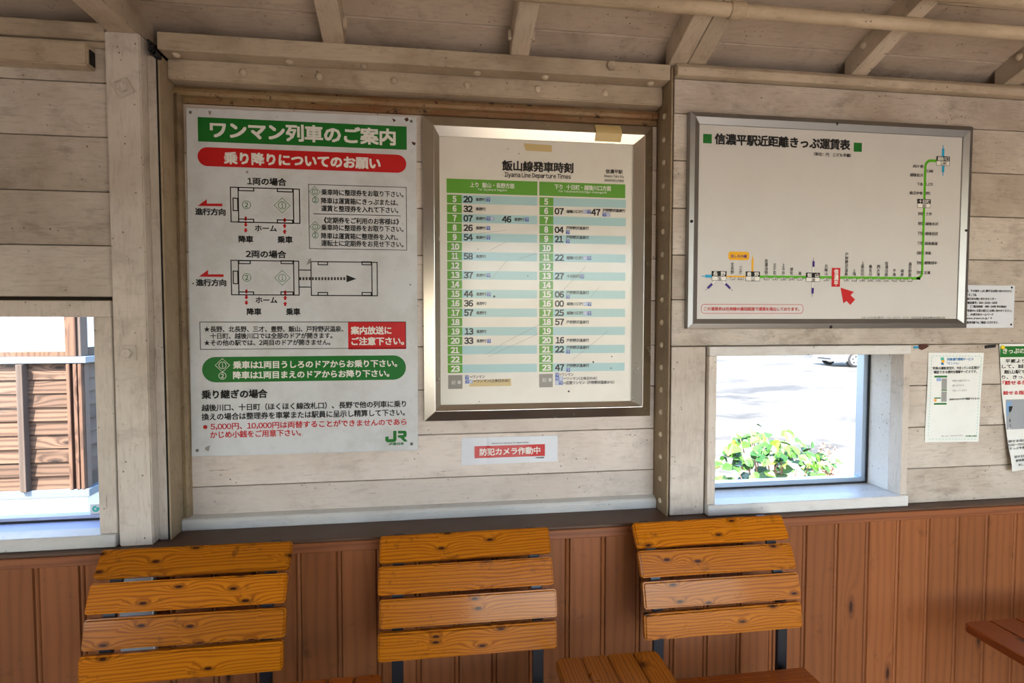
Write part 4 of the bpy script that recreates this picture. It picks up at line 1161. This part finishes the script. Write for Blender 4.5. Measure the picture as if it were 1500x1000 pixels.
for k in range(15):
    u = (k + .2) / 15; x = 1364.5 + 71 * u; p.hline('dashed_border', 'teal_print', x, x + 2.6, 521.2, 0.0012)
    x = 1359.5 + 70 * u; p.hline('dashed_border', 'teal_print', x, x + 2.6, 642.8, 0.0012)
for k in range(26):
    u = k / 26
    p.vline('dashed_border', 'teal_print', 1364.5 - 5 * u, 523 + 118 * u, 525.4 + 118 * u, 0.0012); p.vline('dashed_border', 'teal_print', 1436 - 7 * u, 523 + 118 * u, 525.4 + 118 * u, 0.0012)
p.poly('emblem', 'teal_print', [(1377, 523.5), (1381.5, 523.2), (1382, 528), (1377.5, 528)]); p.poly('emblem', 'line_yellow', [(1378.2, 527.4), (1382.6, 526.6), (1382, 531), (1379, 531.2)]); p.poly('emblem', 'heading_blue', [(1377.4, 530.6), (1381, 531), (1381.6, 534.4), (1378, 534)])
p.text('heading', 'heading_blue', '列車運行情報サービス', 1385.8, 1425.2, 526.1, 4.2, 0.02); p.text('heading', 'heading_blue', '「どこトレ」', 1386, 1403, 531.7, 3.8, 0.02)
p.text('lettering', B, '列車の運転状況や、今走っている区間が', 1366, 1433.4, 539.2, 4.6, 0.02); p.text('lettering', B, '確認できる便利な情報サービスです。', 1367, 1430.5, 544.8, 4.6, 0.02)
for (mt, a) in (('sign_green', (1368, 550, 1386, 552.8)), ('icon_pale', (1371, 553.5, 1377.5, 558)), ('grey_ink', (1378.3, 554, 1385.6, 570)), ('sign_green', (1377.5, 570.3, 1385.3, 572)), ('grey_ink', (1377.6, 573, 1385, 588)), ('sign_green', (1367.6, 582, 1376.6, 583.6)), ('orange_print', (1367.6, 584, 1371, 588)), ('sign_green', (1367.3, 590, 1384.6, 592.6))):
    p.rect('screenshot', mt, *a)
for (s_, a, b, y) in (('列車の位置が分かる', 1393, 1420, 557.4), ('遅れが分かる', 1393, 1412, 564.4), ('今走っている所も', 1393, 1416, 571.8)): p.text('small_lettering', 'grey_ink', s_, a, b, y, 2.8, 0)
p.text('lettering', B, '（あなたのスマホで確認できます）', 1388, 1434, 584.4, 3.4, 0.02)
p.text('small_lettering', 'faded_ink', '詳しくは、こちらからアクセス', 1378, 1409, 638.2, 2.4, 0)
p.text('green_lettering', 'sign_green', 'JR飯山駅', 1413, 1429, 638.4, 2.8, 0.01)

# ------------------------------------------------------------------ green-headed poster at the right
tp = empty('ticket_poster', (2.5, WALL_Y, 0.9)); tag(tp, 'white paper poster with a green heading and a curled lower corner, pinned to the planks', 'poster')
E0 = at(1462.6, 503.6, PY); x_r = E0.x + 0.42
def dq(x, z):
    u = max(0, min(1, (1.16 - z) / 0.27)); v = max(0, 1 - (x - E0.x) / 0.12)
    return -0.0020 - 0.028 * (u ** 3) * v - 0.001 * math.sin(z * 30 + x * 9)
qs = [at(1462.6, 503.6, PY), None, None, at(1473.5, 688, PY)]
qs[1] = Vector((x_r, PY, qs[0].z)); qs[2] = Vector((x_r, PY, qs[3].z))
sheet('sheet', qs, 22, 20, dq, PY, 'paper', tp)
p = new_print(tp, PY - 0.0003, dq)
zA, zB = p.P(1463, 507)[1], p.P(1464, 523)[1]
n_ = 14; xa = p.P(1464, 510)[0]; xb = x_r - 0.003
v = []
for i in range(n_ + 1):
    x = xa + (xb - xa) * i / n_; v += [(x, zB), (x, zA)]
p.put('heading_band', 'sign_green', v, [(2 * i, 2 * i + 2, 2 * i + 3, 2 * i + 1) for i in range(n_)], 1)
p.text('heading_lettering', W_, 'きっぷの販売について', 1467.5, 1549, 513.8, 8.4, 0.02)
for (s_, a, b, y, h, mt, bo) in (('平素よりJR東日本をご利用いただきま', 1471, 1601, 528.6, 5.8, B, .02), ('して、誠にありがとうございます。', 1466.2, 1590, 536.4, 5.8, B, .02), ('飯山駅では、みどりの窓口が終了とな', 1469.6, 1602, 544.4, 5.8, B, .02), ('り、きっぷの販売は', 1466.6, 1537, 552.2, 5.8, B, .02), ('「話せる指定席券売機」', 1468, 1548, 560.4, 6.2, 'sign_red', .035), ('話せる指定席券売機', 1468.8, 1536, 575.2, 6.0, 'sign_red', .035),
                                 ('話せる指定席券売機のご利用時間', 1471.6, 1560, 645, 3.8, B, .015), ('5:00～23:00であれば', 1471, 1522, 650.4, 3.8, B, .015), ('きっぷを購入することができます', 1472, 1556, 655.4, 3.8, B, .015), ('話せる指定席券売機', 1479, 1528, 667.4, 3.8, B, .015), ('駅係員のお客さま', 1481, 1524, 673, 3.8, B, .015), ('申し上げます', 1486, 1518, 679.4, 3.8, B, .015)):
    p.text('lettering' if mt == B else 'red_lettering', mt, s_, a, b, y, h, bo)
p.rect('photo', 'photo_grey', 1472.4, 585, 1536, 628, 1)
p.rect('machine_picture', 'photo_blue', 1473, 588, 1493, 610, 2); p.rect('machine_picture', 'black_ink', 1476, 594.5, 1490, 603, 3); p.rect('machine_picture', 'line_green', 1477, 603.6, 1482, 605.4, 3); p.rect('machine_picture', 'sign_red', 1483, 603.6, 1488, 605.4, 3)
p.rect('machine_picture', 'plate_white', 1474, 611, 1493, 627.4, 2)
for (a, b) in ((1475.5, 613), (1481.5, 614), (1487, 612.5), (1476, 620), (1482, 621), (1488, 619.5)): p.rect('machine_picture', 'faded_ink', a, b, a + 4, b + 4.4, 3)
c = at(1466.6, 508.4, PY)
tk = empty('thumb_tack', (c.x, PY - .004, c.z)); tag(tk, 'yellow thumb tack holding the corner of the green-headed poster', 'tack')
V, Fc = dome((c.x, PY - 0.0045, c.z), (0, -1, 0), 0.0068, 0.005); mesh_obj('head', V, Fc, 'yellow_plastic', tk, 0, smooth=True)
cyl('pin', (c.x, PY - .005, c.z), (c.x, WALL_Y + .004, c.z), 0.0012, 'screw_metal', tk, n=8)
# scraps of old tape and paint beside them
def scrap(name, pts, mat, label, cat='tape'):
    v = [at(px, py, -0.0918) for (px, py) in pts]; n = len(v)
    o = mesh_obj(name, [(w.x, -0.0926, w.z) for w in v] + [(w.x, -0.0905, w.z) for w in v], [tuple(range(n))] + [(i, (i + 1) % n, n + (i + 1) % n, n + i) for i in range(n)], mat)
    return tag(o, label, cat)
scrap('tape_scrap', [(1442.5, 506), (1449, 505), (1459, 504.6), (1458, 508.6), (1452, 509.4), (1443, 510.2)], 'rubber', 'torn scrap of black tape beside the green-headed poster')
scrap('tape_scrap', [(1345.5, 506), (1349, 503.6), (1357, 504), (1360.6, 506.4), (1357, 509.6), (1350, 512.6), (1346, 510.4)], 'mark_brown', 'dark brown torn scrap stuck above the dashed-border paper notice')
scrap('tape_scrap', [(1338, 507.2), (1345, 506.4), (1345.4, 510), (1339, 510.6)], 'mark_blue', 'tiny blue scrap stuck above the dashed-border paper notice')

# sticker on the left window pane
c = at(140.5, 747, 0.021)
ws = empty('window_sticker', (c.x, 0.021, c.z - .016)); tag(ws, 'small white sticker with a teal swirl on the window pane facing the shed', 'sticker')
box('sheet', c.x - .0135, c.x + .0135, 0.0205, 0.0215, c.z - .0165, c.z + .0165, 'white_plastic', ws, 0)
p = new_print(ws, 0.0203)
v = []
for rr in (0.0088, 0.0036):
    for k in range(15):
        a = math.radians(70 + k * 20); v.append((c.x + rr * math.cos(a), c.z + .004 + rr * math.sin(a)))
p.put('swirl', 'teal_print', v, [(k, k + 1, 16 + k, 15 + k) for k in range(14)], 1)
p.put('swirl', 'teal_print', [(c.x - .001, c.z + .003), (c.x + .0105, c.z + .0015), (c.x + .0085, c.z + .0085), (c.x + .003, c.z + .008)], [(0, 1, 2, 3)], 1)
p.put('caption', 'teal_print', [(c.x - .009, c.z - .0118), (c.x + .009, c.z - .0118), (c.x + .009, c.z - .0098), (c.x - .009, c.z - .0098)], [(0, 1, 2, 3)], 1)

# ================================================================== seats
TILT = [math.radians(a) for a in (38, 27, 15, 6)]          # top slat first
def slat_mesh(name, w, h, th, r, mat):
    """a rounded board: x along, z up, front face at y = 0"""
    bm = bmesh.new()
    pts = []
    for (cx, cz, a0) in ((w / 2 - r, h / 2 - r, 0), (-w / 2 + r, h / 2 - r, 90), (-w / 2 + r, -h / 2 + r, 180), (w / 2 - r, -h / 2 + r, 270)):
        for k in range(4):
            a = math.radians(a0 + 30 * k); pts.append((cx + r * math.cos(a), cz + r * math.sin(a)))
    f0 = [bm.verts.new((x, 0, z)) for x, z in pts]; f1 = [bm.verts.new((x, th, z)) for x, z in pts]
    n = len(pts)
    bm.faces.new(f0); bm.faces.new(f1[::-1])
    for i in range(n): bm.faces.new((f0[i], f1[i], f1[(i + 1) % n], f0[(i + 1) % n]))
    bmesh.ops.recalc_face_normals(bm, faces=bm.faces)
    ed = [e for e in bm.edges if abs(e.verts[0].co.y - e.verts[1].co.y) < 1e-6]
    bmesh.ops.bevel(bm, geom=ed, offset=0.0045, segments=3, affect='EDGES', clamp_overlap=True)
    me = bpy.data.meshes.new(name); bm.to_mesh(me); bm.free()
    for p_ in me.polygons: p_.use_smooth = False
    me.materials.append(MATS[mat]); return me
CW = 0.427
SM = slat_mesh('slat', CW, 0.0645, 0.021, 0.007, 'slat_wood')
SEATM = slat_mesh('seat_slat', CW, 0.083, 0.024, 0.010, 'seat_wood')
STEP = 0.0748
labels = ['slatted wooden chair in front of the boarding notice, beside the left window post', 'slatted wooden chair in front of the timetable, between two small tables', 'slatted wooden chair under the right window, next to bare wainscot']
YB, ZB = -0.301, 0.527
for ci, x0 in enumerate((-0.128, 0.511, 1.162)):
    ch = empty('slatted_chair', (x0 + CW / 2, -0.45, 0.0)); tag(ch, labels[ci], 'chair')
    y, z = YB, ZB; path = [(y, z)]
    cen = []
    for t in reversed(TILT):
        cen.append((y + math.sin(t) * STEP / 2, z + math.cos(t) * STEP / 2, t)); y += math.sin(t) * STEP; z += math.cos(t) * STEP; path.append((y, z))
    for (cy, cz, t) in reversed(cen):
        s_ = bpy.data.objects.new('back_slat', SM); COL.objects.link(s_); s_.parent = ch
        s_.location = (random.uniform(-.003, .003), cy - ch.location.y, cz); s_.rotation_euler = (-t, random.uniform(-.006, .006), 0)
    # bent steel uprights behind the slats
    for xs in (0.030, CW - 0.030 - 0.027):
        off = 0.0215; th = 0.012
        fr = [(path[0][0] + off - 0.02, 0.0), (path[0][0] + off - .008, 0.40)] 
        front = [(path[0][0] + off, 0.0)] + [(p_[0] + off, p_[1] - 0.002) for p_ in path[:-1]] + [(path[-1][0] + off - .006, path[-1][1] - .016)]
        back = [(a + th, b + 0.003) for a, b in front]; back[0] = (back[0][0], 0.0)
        prism('upright', front + back[::-1], 'X', x0 + xs, x0 + xs + 0.027, 'black_steel', ch, 0.0012, 1)
        box('front_leg', x0 + xs, x0 + xs + 0.027, -0.652, -0.628, 0.0, 0.411, 'black_steel', ch, 0.002, 1)
        box('seat_rail', x0 + xs, x0 + xs + 0.027, -0.630, -0.280, 0.386, 0.411, 'black_steel', ch, 0.002, 1)
    box('cross_bar', x0 + 0.05, x0 + CW - 0.05, -0.279, -0.270, 0.30, 0.325, 'black_steel', ch, 0.002, 1)
    for k in range(4):
        s_ = bpy.data.objects.new('seat_slat', SEATM); COL.objects.link(s_); s_.parent = ch
        s_.location = (0, -0.349 - k * 0.0885 + 0.45, 0.436); s_.rotation_euler = (-math.pi / 2, 0, 0)

def small_table(name, x0, x1, yr, yf, zt, mat, label, cat='table', nb=5, leg=True):
    t = empty(name, ((x0 + x1) / 2, (yr + yf) / 2, 0)); tag(t, label, cat)
    w = (x1 - x0) / nb
    for k in range(nb):
        a, b = x0 + k * w, x0 + (k + 1) * w - 0.0014
        o = [(a, yr), (b, yr), (b, yf), (a, yf)]
        r = 0.014
        if k == 0: o = [(a + r, yr), (b, yr), (b, yf), (a + r, yf), (a + r * .3, yf + r * .3), (a, yf + r), (a, yr - r), (a + r * .3, yr - r * .3)]
        if k == nb - 1: o = [(a, yr), (b - r, yr), (b - r * .3, yr - r * .3), (b, yr - r), (b, yf + r), (b - r * .3, yf + r * .3), (b - r, yf), (a, yf)]
        prism('table_board', o, 'Z', zt - 0.022, zt, mat, t, 0.003, 2)
    cx, cy = (x0 + x1) / 2, (yr + yf) / 2
    if leg:
        box('top_bracket', cx - 0.10, cx + 0.10, cy - 0.02, cy + 0.02, zt - 0.040, zt - 0.022, 'black_steel', t, 0.002, 1)
        box('pedestal', cx - 0.022, cx + 0.022, cy - 0.022, cy + 0.022, 0.008, zt - 0.040, 'black_steel', t, 0.003, 1)
        box('foot_plate', cx - 0.085, cx + 0.085, cy - 0.11, cy + 0.11, 0.0, 0.008, 'black_steel', t, 0.002, 1)
    return t
small_table('side_table', 0.926, 1.182, -0.325, -0.60, 0.524, 'table_wood', 'small boarded side table between the timetable chair and the chair under the window', nb=4)
small_table('side_table', 0.285, 0.524, -0.325, -0.60, 0.524, 'seat_wood', 'small boarded side table between the boarding notice chair and the timetable chair', nb=4)
bt = small_table('wooden_bench', 2.052, 2.95, -0.305, -0.68, 0.516, 'bench_wood', 'dark red-brown board bench on black brackets by the bare wainscot', 'bench', 11, False)
for x in (2.115, 2.85):
    box('bracket', x, x + 0.045, -0.65, -0.315, 0.470, 0.494, 'black_steel', bt, 0.002, 1)
    for yy in (-0.34, -0.63): box('leg', x + .008, x + 0.037, yy - .015, yy + .015, 0.0, 0.470, 'black_steel', bt, 0.002, 1) if x > 2.5 else None
for yy in (-0.34, -0.63): box('leg', 2.36, 2.39, yy - .015, yy + .015, 0.0, 0.494, 'black_steel', bt, 0.002, 1)
box('rail', 2.16, 2.85, -0.50, -0.47, 0.470, 0.494, 'black_steel', bt, 0.002, 1)
# white panel on the wainscot behind the first chair
c0 = at(176, 895, -0.14); c1 = at(229, 895, -0.14)
sp_ = empty('socket_panel', ((c0.x + c1.x) / 2, -0.131, 0.45)); tag(sp_, 'narrow white panel on the wainscot, glimpsed between the slats of the boarding notice chair', 'panel')
box('cover', c0.x, c1.x, -0.146, -0.1325, 0.46, 0.715, 'photo_grey', sp_, 0.003)
box('edge', c1.x - .006, c1.x - .002, -0.1475, -0.145, 0.47, 0.705, 'white_plastic', sp_, 0)

# ================================================================== outside
GZ = -0.60
gr = struct(mesh_obj('ground', [(-60, -60, GZ), (90, -60, GZ), (90, 90, GZ), (-60, 90, GZ)], [(0, 1, 2, 3)], 'asphalt'), 'pale worn asphalt of the sunny station yard')
struct(mesh_obj('track_bed', [(-60, -60, GZ + .02), (90, -60, GZ + .02), (90, -2.9, GZ + .02), (-60, -2.9, GZ + .02)], [(0, 1, 2, 3)], 'ballast'), 'dark gravel of the unseen railway track behind the waiting room, added to cut bounce light')  # unseen, put in dark so less ground light reaches the upper wall
struct(mesh_obj('track_bed_end', [(-60, -2.9, GZ + .02), (-1.9, -2.9, GZ + .02), (-1.9, -0.3, GZ + .02), (-60, -0.3, GZ + .02)], [(0, 1, 2, 3)], 'ballast'), 'unseen dark gravel added at the end of the waiting room to cut bounce light')  # also out of view, added to cut ground bounce from the left
fnd = struct(boxes('foundation', [(X0, X1, REAR_Y - 0.1, 0.09, GZ, -0.05)], 'concrete'), 'concrete footing under the waiting room')
# wooden shed
sh = empty('wooden_shed', (-4.0, 4.6, GZ)); tag(sh, 'weathered timber shed with lapped boards and white plaster, seen through the left window', 'building')
SYF = 4.0; XR = -2.49; XLs = -6.2; YBk = 6.6
box('plinth', XLs, XR - 0.02, SYF + 0.02, YBk, GZ, -0.292, 'concrete', sh, 0)
box('core', XLs + .03, XR - 0.06, SYF + 0.05, YBk - .03, -0.292, 2.35, 'plaster', sh, 0)
box('flashing', XLs - .03, XR + 0.03, SYF - 0.04, YBk + .03, -0.292, -0.222, 'flashing', sh, 0.004, 1)
box('flashing', XLs - .03, XR + 0.04, SYF - 0.05, YBk + .03, 0.925, 0.985, 'flashing', sh, 0.004, 1)
zz = -0.222; nrow = 9; hh = (0.905 + 0.222) / nrow
for r in range(nrow):
    za, zb = zz + r * hh, zz + (r + 1) * hh
    for (xa, xb) in ((XLs + .05, -4.10), (-4.095, -2.975), (-2.97, XR - 0.12)):
        j = random.uniform(-.004, .004)
        mesh_obj('siding_board', [(xa, SYF - 0.012 + j, za), (xb, SYF - 0.012 + j, za), (xb, SYF + 0.010 + j, zb + .02), (xa, SYF + 0.010 + j, zb + .02), (xa, SYF + 0.05, za), (xb, SYF + 0.05, za), (xb, SYF + 0.05, zb + .02), (xa, SYF + 0.05, zb + .02)], [(0, 1, 2, 3), (0, 4, 5, 1), (4, 7, 6, 5), (3, 2, 6, 7), (0, 3, 7, 4), (1, 5, 6, 2)], 'weathered_wood', sh)
    mesh_obj('siding_board', [(XR - .028, SYF + .06, za), (XR - .028, YBk - .1, za), (XR - .05, YBk - .1, zb + .02), (XR - .05, SYF + .06, zb + .02), (XR - .09, SYF + .06, za), (XR - .09, YBk - .1, za), (XR - .09, YBk - .1, zb + .02), (XR - .09, SYF + .06, zb + .02)], [(0, 1, 2, 3), (0, 4, 5, 1), (4, 7, 6, 5), (3, 2, 6, 7), (0, 3, 7, 4), (1, 5, 6, 2)], 'batten_wood', sh)
for x in (-5.2, -4.13, -3.008):
    box('batten', x, x + 0.052, SYF - 0.075, SYF + 0.0, -0.222, 0.92, 'batten_wood', sh, 0.003, 1)
for x in (XR - 0.118, XR - 0.062, XR - 0.022):
    box('corner_batten', x - .012, x + 0.018, SYF - 0.045, SYF + 0.03, -0.222, 0.92, 'post_wood', sh, 0.003, 1)
box('corner_back', XR - 0.13, XR - 0.0, SYF - 0.005, SYF + 0.06, -0.222, 0.92, 'batten_wood', sh, 0)
box('corner_post', XR - 0.143, XR - 0.052, SYF - 0.03, SYF + 0.09, 0.985, 2.4, 'post_wood', sh, 0.004, 1)
box('corner_post', XR - 0.052, XR - 0.02, SYF - 0.01, SYF + 0.10, 0.985, 2.4, 'batten_wood', sh, 0.004, 1)
box('girt', XLs, XR - 0.14, SYF - 0.02, SYF + 0.05, 0.985, 1.03, 'post_wood', sh, 0.003, 1)
box('girt', XR - 0.06, XR - 0.02, SYF + 0.1, YBk, 0.985, 1.06, 'batten_wood', sh, 0.003, 1)
prism('roof_slope', [(SYF - .25, 2.36), (YBk + .25, 2.36), (YBk + .25, 2.42), ((SYF + YBk) / 2, 3.2), (SYF - .25, 2.42)], 'X', XLs - .3, XR + .25, 'roof_metal', sh)

# shrub in front of the right window
sb = empty('leafy_shrub', (3.70, 3.05, GZ)); tag(sb, 'leafy green shrub with dry brown flower heads outside the right window', 'shrub')
def leaf_mesh(w, l, fold):
    V = [(0, 0, 0), (-w * .38, l * .22, fold), (-w * .5, l * .48, fold * 1.2), (-w * .3, l * .78, fold * .7), (0, l, -fold * .6), (w * .3, l * .78, fold * .7), (w * .5, l * .48, fold * 1.2), (w * .38, l * .22, fold), (0, l * .45, 0), (0, l * .75, -fold * .1)]
    Fc = [(0, 8, 2, 1), (8, 9, 3, 2), (9, 4, 3), (0, 7, 6, 8), (8, 6, 5, 9), (9, 5, 4)]
    me = bpy.data.meshes.new('leaf'); me.from_pydata(V, [], Fc); me.materials.append(MATS['leaf_green']); return me
LM = [leaf_mesh(.075, .095, .010), leaf_mesh(.09, .105, .014), leaf_mesh(.06, .08, .008)]
rs = random.Random(11)
def crown(px_u):
    """height of the crown over the middle of the shrub by distance from it"""
    return 0.37 - 0.38 * (abs(px_u) / 0.56) ** 2.2
for k in range(255):
    while True:
        dx, dy = rs.uniform(-.54, .50), rs.uniform(-.5, .25)
        top = crown(math.hypot(dx, dy * 1.1))
        if math.hypot(dx, dy) < .56: break
    zt = max(top - rs.random() ** 1.3 * 0.46, -.30)
    if dx > 0.05 and zt > 0.16: zt -= 0.08
    o = bpy.data.objects.new('leaf', LM[k % 3]); COL.objects.link(o); o.parent = sb
    nrm = Vector((dx * .8 + rs.gauss(0, .3), -0.55 + rs.gauss(0, .35), 0.75 + rs.gauss(0, .25))).normalized()
    tip = Vector((dx + rs.gauss(0, .5), -.4 + rs.gauss(0, .6), rs.uniform(-.6, .5))); tip = (tip - nrm * tip.dot(nrm)).normalized()
    side = tip.cross(nrm)
    o.rotation_euler = Matrix(((side.x, tip.x, nrm.x), (side.y, tip.y, nrm.y), (side.z, tip.z, nrm.z))).to_euler()
    o.location = (dx, dy, zt - GZ)
    sc = rs.uniform(.85, 1.35); o.scale = (sc, sc, sc)
for k in range(18):
    a = rs.uniform(0, 6.28); r = rs.uniform(.1, .52); tx, ty = r * math.cos(a), r * math.sin(a) * .8
    top = crown(math.hypot(tx, ty)) + rs.uniform(-.14, -.02)
    V, Fc = frustum((3.7 + tx * .25, 3.05 + ty * .25, GZ), (3.7 + tx, 3.05 + ty, top), 0.010, 0.004, 6)
    mesh_obj('stem', V, Fc, 'stem_brown', sb)
V, Fc = [], []
for (hx_, hy_, hz_, hr) in ((.30, -.28, .06, .10), (.24, -.30, -.08, .13), (.38, -.20, -.02, .10), (.14, -.36, -.16, .12), (.33, -.30, -.2, .12), (.42, -.1, .16, .07)):
    for k in range(70):
        d = Vector((rs.gauss(0, 1), rs.gauss(0, 1), rs.gauss(0, 1))).normalized() * hr * rs.random() ** .4
        c = Vector((3.7 + hx_, 3.05 + hy_, hz_)) + d; e1 = Vector((rs.gauss(0, 1), rs.gauss(0, 1), rs.gauss(0, 1))).normalized() * .014; e2 = e1.orthogonal().normalized() * .011
        b = len(V); V += [c - e1, c + e2, c + e1, c - e2]; Fc.append((b, b + 1, b + 2, b + 3))
df = mesh_obj('dry_flower_heads', V, Fc, 'dry_flower', sb); df['kind'] = 'stuff'
ve = mesh_obj('verge', [(2.0, 0.4, GZ + .004), (5.6, 0.4, GZ + .004), (5.4, 3.5, GZ + .004), (4.2, 3.9, GZ + .004), (3.0, 3.7, GZ + .004), (2.2, 3.2, GZ + .004)], [(0, 1, 2, 3, 4, 5)], 'verge_soil'); struct(ve, 'bare soil verge along the wall under the shrub')

# white car across the yard
cr = empty('parked_car', (18.2, 18.3, GZ)); tag(cr, 'white hatchback car parked across the yard beyond the shrub', 'car')
CL, CWD = 3.6, 1.5
cx0 = 16.18; cy0 = 18.25
prof_low = [(0.0, .34), (.04, .24), (.28, .2), (3.4, .2), (3.58, .28), (3.6, .62), (3.5, .86), (.95, .93), (.18, .82), (0.02, .6)]
o = [(cx0 + a, GZ + b) for a, b in prof_low]
prism('body', o, 'Y', cy0, cy0 + CWD, 'car_white', cr, 0.05, 3)
cab = [(.82, .9), (1.35, 1.48), (3.1, 1.5), (3.5, .85)]
prism('cabin', [(cx0 + a, GZ + b) for a, b in cab], 'Y', cy0 + .08, cy0 + CWD - .08, 'car_white', cr, 0.06, 3)
prism('side_window', [(cx0 + a, GZ + b) for a, b in ((1.08, .95), (1.45, 1.38), (2.2, 1.4), (2.2, .95))], 'Y', cy0 + .06, cy0 + .09, 'car_glass', cr)
prism('side_window', [(cx0 + a, GZ + b) for a, b in ((2.27, .95), (2.27, 1.4), (3.0, 1.4), (3.2, .95))], 'Y', cy0 + .06, cy0 + .09, 'car_glass', cr)
box('windscreen', cx0 + .93, cx0 + 1.26, cy0 + .2, cy0 + CWD - .2, GZ + 1.0, GZ + 1.36, 'car_glass', cr, 0.02)
box('bumper', cx0 - .05, cx0 + .22, cy0 + .05, cy0 + CWD - .05, GZ + .22, GZ + .48, 'car_white', cr, 0.04, 2)
box('grille', cx0 - .055, cx0 + .0, cy0 + .35, cy0 + CWD - .35, GZ + .26, GZ + .36, 'car_trim', cr, 0.01, 1)
box('headlamp', cx0 + .02, cx0 + .30, cy0 - .004, cy0 + .2, GZ + .60, GZ + .74, 'lamp_clear', cr, 0.03, 2)
for x in (cx0 + .66, cx0 + 2.98):
    for y in (cy0 - .06, cy0 + CWD - .16):
        tw = cyl('tyre', (x, y, GZ + .29), (x, y + .18, GZ + .29), .29, 'rubber', cr, n=28, bev=.02)
        hb = cyl('wheel_disc', (x, y - .03, GZ + .29), (x, y + .21, GZ + .29), .205, 'alloy', tw, n=24, bev=.01)
        for k in range(5):
            a = k * 2 * math.pi / 5 + .3; c_, s_ = .125 * math.cos(a), .125 * math.sin(a)
            cyl('wheel_hole', (x + c_, y - .033, GZ + .29 + s_), (x + c_, y + .213, GZ + .29 + s_), .045, 'rubber', hb, n=10)
box('sill_trim', cx0 + 1.0, cx0 + 2.66, cy0 - .01, cy0 + .05, GZ + .2, GZ + .27, 'car_trim', cr, 0.01, 1)

flush_prints()
